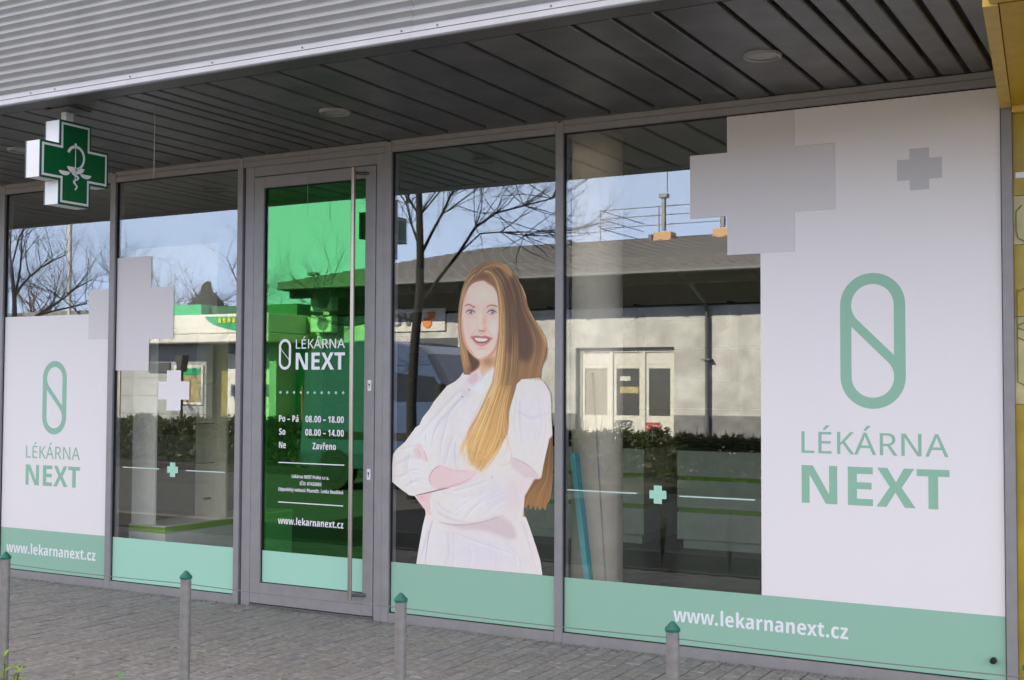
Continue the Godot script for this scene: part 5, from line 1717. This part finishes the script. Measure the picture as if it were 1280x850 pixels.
func build_trees() -> void:
	var z := 8.4
	var g := []
	g.append([[Vector3(mirrored(515, 520, z).x, -0.1, z), mirrored(514, 500, z), mirrored(518, 430, z), mirrored(524, 370, z), mirrored(525, 320, z), mirrored(524, 270, z), mirrored(523, 220, z), mirrored(521, 150, z), mirrored(516, 60, z)], 0.085, 0.035, 5])
	g.append([[mirrored(533, 372, z), mirrored(548, 348, z - 0.1), mirrored(572, 318, z - 0.3), mirrored(594, 284, z - 0.4), mirrored(620, 266, z - 0.5), mirrored(655, 257, z - 0.6), mirrored(690, 248, z - 0.7)], 0.030, 0.009, 3])
	g.append([[mirrored(526, 318, z), mirrored(540, 290, z + 0.2), mirrored(552, 268, z + 0.3), mirrored(563, 245, z + 0.4), mirrored(572, 228, z + 0.5), mirrored(590, 190, z + 0.6)], 0.028, 0.010, 2])
	g.append([[mirrored(572, 318, z - 0.2), mirrored(600, 292, z - 0.2), mirrored(625, 290, z - 0.1), mirrored(655, 294, z), mirrored(685, 291, z)], 0.014, 0.006, 2])
	g.append([[mirrored(521, 300, z), mirrored(514, 280, z + 0.1), mirrored(508, 255, z + 0.3), mirrored(500, 243, z + 0.4), mirrored(480, 236, z + 0.6)], 0.02, 0.008, 1])
	g.append([[mirrored(516, 400, z), mirrored(508, 398, z), mirrored(498, 396, z + 0.1), mirrored(480, 398, z + 0.2), mirrored(440, 408, z + 0.3), mirrored(405, 385, z + 0.3)], 0.016, 0.006, 4])
	bare_tree("street_tree", Vector3(g[0][0][0].x, -0.1, z), 8, 0.1, 31, M.bark, "bare dark street tree between the road and the parked van", "", g)
	for a in [[-42.5, 27.0, 13.0, 0.17, 5, "tall bare tree with dark spreading limbs before the long grey shed"], [-31.5, 17.0, 10.5, 0.15, 6, "bare tree with long drooping limbs at the end of the clipped hedge"], [-39.5, 28.5, 9.6, 0.14, 8, "slim bare tree between the tall mast and the filling station"], [-46.0, 41.0, 12.0, 0.22, 9, "brown bare tree behind the long grey shed nearest the tall mast"], [-52.0, 42.0, 12.5, 0.22, 12, "brown bare tree behind the middle of the long grey shed roof"], [-58.0, 41.0, 12.0, 0.22, 14, "brown bare tree behind the far end of the long grey shed"]]:
		bare_tree("bare_tree", Vector3(a[0], 0, a[1]), a[2], a[3], a[4], M.bark_brown if a[1] > 40 else M.bark, a[5], "bare trees by the long shed")
	# spruce beyond the filling station
	var s := thing("spruce_tree", "dark green spruce standing behind the filling station roof", "tree", Vector3(-49, 0, 45))
	tube(s, "trunk", [Vector3(-49, 0, 45), Vector3(-49, 7.5, 45)], 0.12, M.bark, 8)
	var st := start()
	var r := RandomNumberGenerator.new()
	r.seed = 3
	for k in 60:
		var f := k / 59.0
		var y := 0.7 + f * 6.7
		var reach := 0.10 + minf(2.3, 0.84 * (7.4 - y))
		for j in 16:
			var a := r.randf() * TAU
			var rr := reach * r.randf_range(0.45, 1.15)
			var d := Vector3(cos(a), 0, sin(a))
			var base := Vector3(0, y, 0)
			for q in 5:
				var p0 := base + d * rr * (0.2 + q * 0.18) + Vector3(0, -rr * 0.10 * q * 0.5 + r.randf_range(-0.05, 0.1), 0)
				var side := d.cross(Vector3.UP) * r.randf_range(0.12, 0.24)
				var p1 := p0 + d * rr * 0.24 + Vector3(0, r.randf_range(-0.1, 0.12), 0)
				tri(st, p0 - side + Vector3(0, -0.07, 0), p0 + side + Vector3(0, -0.07, 0), p1)
				tri(st, p0 + Vector3(0, 0.08, 0), p0 - side * 1.3 + Vector3(0, -0.12, 0), p1 - side * 0.8)
	put(s, "crown", done(st), M.needle, Vector3(-49, 0, 45))

func build_hedges() -> void:
	for a in [[-30.0, -14.2, 12.7, 0.92, "clipped dark hedge along the verge before the filling station"], [-8.0, 4.0, 12.7, 0.82, "clipped dark hedge along the verge before the white hall"], [-14.1, -8.1, 13.2, 0.85, "clipped dark hedge along the verge behind the parked van"]]:
		var base := Vector3((a[0] + a[1]) / 2, -0.04, a[2])
		var hd := thing("hedge", a[4], "hedge", base, "hedges along the verge")
		var dark := start()
		var mid := start()
		var dry := start()
		var r := RandomNumberGenerator.new()
		r.seed = int(a[2] * 10 + a[1] * 7)
		var lump := FastNoiseLite.new()
		lump.seed = 4
		lump.frequency = 0.6
		var count := int((a[1] - a[0]) * 1700)
		for k in count:
			var x := r.randf_range(a[0], a[1])
			var hh: float = a[3] * (1.0 + 0.16 * lump.get_noise_2d(x * 2.0, 3.0) + 0.06 * lump.get_noise_2d(x * 11.0, 8.0))
			var y := hh * pow(r.randf(), 0.6)
			var zz := r.randf_range(-0.38, 0.38) * (1.0 - 0.35 * pow(y / hh, 3.0))
			var d := Vector3(r.randfn(0, 1), r.randfn(0.4, 0.8), r.randfn(-0.2, 1)).normalized()
			var st: SurfaceTool = [dark, dark, mid, dry][r.randi() % 4]
			var p := Vector3(x - base.x, y, zz)
			var sd := d.cross(Vector3(r.randf(), r.randf(), r.randf()).normalized()).normalized() * r.randf_range(0.02, 0.035)
			var le := r.randf_range(0.06, 0.11)
			tri(st, p - sd, p + d * le, p + sd)
			tri(st, p - sd * 0.8 + d * le * 0.3, p + d * le * 1.2 + sd * 2.0, p + sd * 0.6 + d * le * 0.1)
		var tw := start()
		for k in int((a[1] - a[0]) * 7):
			var x := r.randf_range(a[0], a[1]) - base.x
			var top: float = a[3] * r.randf_range(0.9, 1.28)
			var lx := r.randf_range(-0.12, 0.12)
			add_tube(tw, [Vector3(x, 0, 0), Vector3(x + lx * 0.5, top * 0.6, r.randf_range(-0.1, 0.1)), Vector3(x + lx, top, r.randf_range(-0.2, 0.2))], [0.012, 0.007, 0.003], 4)
		put(hd, "twigs", done(tw), M.bark, base)
		put_mixed(hd, "leaves", [[dark, M.leaf_dark], [mid, M.leaf_mid], [dry, M.leaf_dry]], base).set_meta("kind", "stuff")

func build_van() -> void:
	var x0 := -13.45
	var x1 := -9.5
	var z0 := 9.6
	var z1 := 11.55
	var y0 := -0.14
	var v := thing("parked_van", "dark blue delivery van parked on the road behind the street tree", "van", Vector3((x0 + x1) / 2, y0, (z0 + z1) / 2))
	var side := PackedVector2Array([Vector2(x0 + 0.05, 0.35), Vector2(x0, 0.6), Vector2(x0 + 0.03, 2.1), Vector2(x0 + 0.1, 2.36), Vector2(x0 + 0.3, 2.46), Vector2(x0 + 1.1, 2.53), Vector2(x0 + 1.9, 2.50), Vector2(x0 + 2.35, 2.42), Vector2(x0 + 2.6, 2.28), Vector2(x0 + 3.15, 1.45), Vector2(x0 + 3.75, 1.15), Vector2(x1 - 0.05, 0.95), Vector2(x1, 0.6), Vector2(x1 - 0.08, 0.3)])
	var st := start()
	# body: the side profile with rounded shoulders, narrower towards the roof
	var n := side.size()
	var rings := []
	for k in [[0.0, 0.10, 0.97], [0.05, 0.03, 0.99], [0.12, 0.0, 1.0], [0.88, 0.0, 1.0], [0.95, 0.03, 0.99], [1.0, 0.10, 0.97]]:
		var ring := []
		for q in side:
			var hh := (q.y - 0.3) / 2.2
			var zz := lerpf(z0 + 0.12 * hh * hh, z1 - 0.12 * hh * hh, k[0])
			var cy := 1.35
			ring.append(Vector3(lerpf((x0 + x1) / 2, q.x, k[2]), cy + (q.y - cy) * k[2] + y0, zz))
		rings.append(ring)
	for k in rings.size() - 1:
		for s in n:
			var t := (s + 1) % n
			quad(st, rings[k][t], rings[k][s], rings[k + 1][s], rings[k + 1][t])
	for e in [[0, false], [rings.size() - 1, true]]:
		var ring: Array = rings[e[0]]
		var flat := PackedVector2Array()
		for q in ring:
			flat.append(Vector2(q.x, q.y))
		var idx := Geometry2D.triangulate_polygon(flat)
		for k in range(0, idx.size(), 3):
			tri(st, ring[idx[k]], ring[idx[k + 1]], ring[idx[k + 2]])
	put(v, "body", done(st), M.van_blue)
	for zz in [[z0 - 0.004, 1], [z1 + 0.004, -1]]:
		var gl := start()
		var lean := 0.07
		var poly := PackedVector2Array([Vector2(x0 + 1.75, 1.5 + y0), Vector2(x0 + 3.0, 1.5 + y0), Vector2(x0 + 2.6, 2.14 + y0), Vector2(x0 + 1.75, 2.2 + y0)])
		var idx := Geometry2D.triangulate_polygon(poly)
		for k in range(0, idx.size(), 3):
			var q := []
			for j in 3:
				var p := poly[idx[k + j]]
				q.append(Vector3(p.x, p.y, zz[0] + zz[1] * (lean * (p.y - y0 - 1.5) / 0.6 + 0.028)))
			tri(gl, q[0], q[1], q[2])
		put(v, "side_window", done(gl), M.van_glass)
		box(v, "rub_strip", Vector3(x0 + 0.2, 0.72, min(zz[0], zz[0] - zz[1] * 0.02)), Vector3(x1 - 0.5, 0.84, max(zz[0], zz[0] - zz[1] * 0.02)), M.tyre, 0.005)
	for wx in [x0 + 0.8, x0 + 3.2]:
		for wz in [[z0 + 0.02, 1.0], [z1 - 0.02, -1.0]]:
			var wt := start()
			add_tube(wt, [Vector3(0, 0, -0.02 * wz[1]), Vector3(0, 0, 0.2 * wz[1])], [0.34, 0.34], 24)
			var wh := put(v, "wheel", done(wt), M.tyre, Vector3(wx, y0 + 0.34, wz[0] - 0.02 * wz[1]))
			var rt := start()
			add_tube(rt, [Vector3(0, 0, -0.012 * wz[1]), Vector3(0, 0, 0.05 * wz[1])], [0.2, 0.22], 18)
			put(wh, "rim", done(rt), M.rim, Vector3(wx, y0 + 0.34, wz[0] - 0.035 * wz[1]))
	box(v, "bumper", Vector3(x0 - 0.06, 0.2 + y0 + 0.14, z0 + 0.1), Vector3(x0 + 0.04, 0.6 + y0, z1 - 0.1), M.tyre, 0.03)
	box(v, "bumper", Vector3(x1 - 0.06, 0.2 + y0 + 0.1, z0 + 0.1), Vector3(x1 + 0.06, 0.62 + y0, z1 - 0.1), M.tyre, 0.03)
	box(v, "tail_light", Vector3(x0 - 0.01, 1.0, z0 + 0.1), Vector3(x0 + 0.02, 1.6, z0 + 0.24), M.red)
	box(v, "door_mirror", Vector3(x0 + 2.9, 1.35, z0 - 0.2), Vector3(x0 + 3.05, 1.65, z0 - 0.02), M.tyre, 0.03)
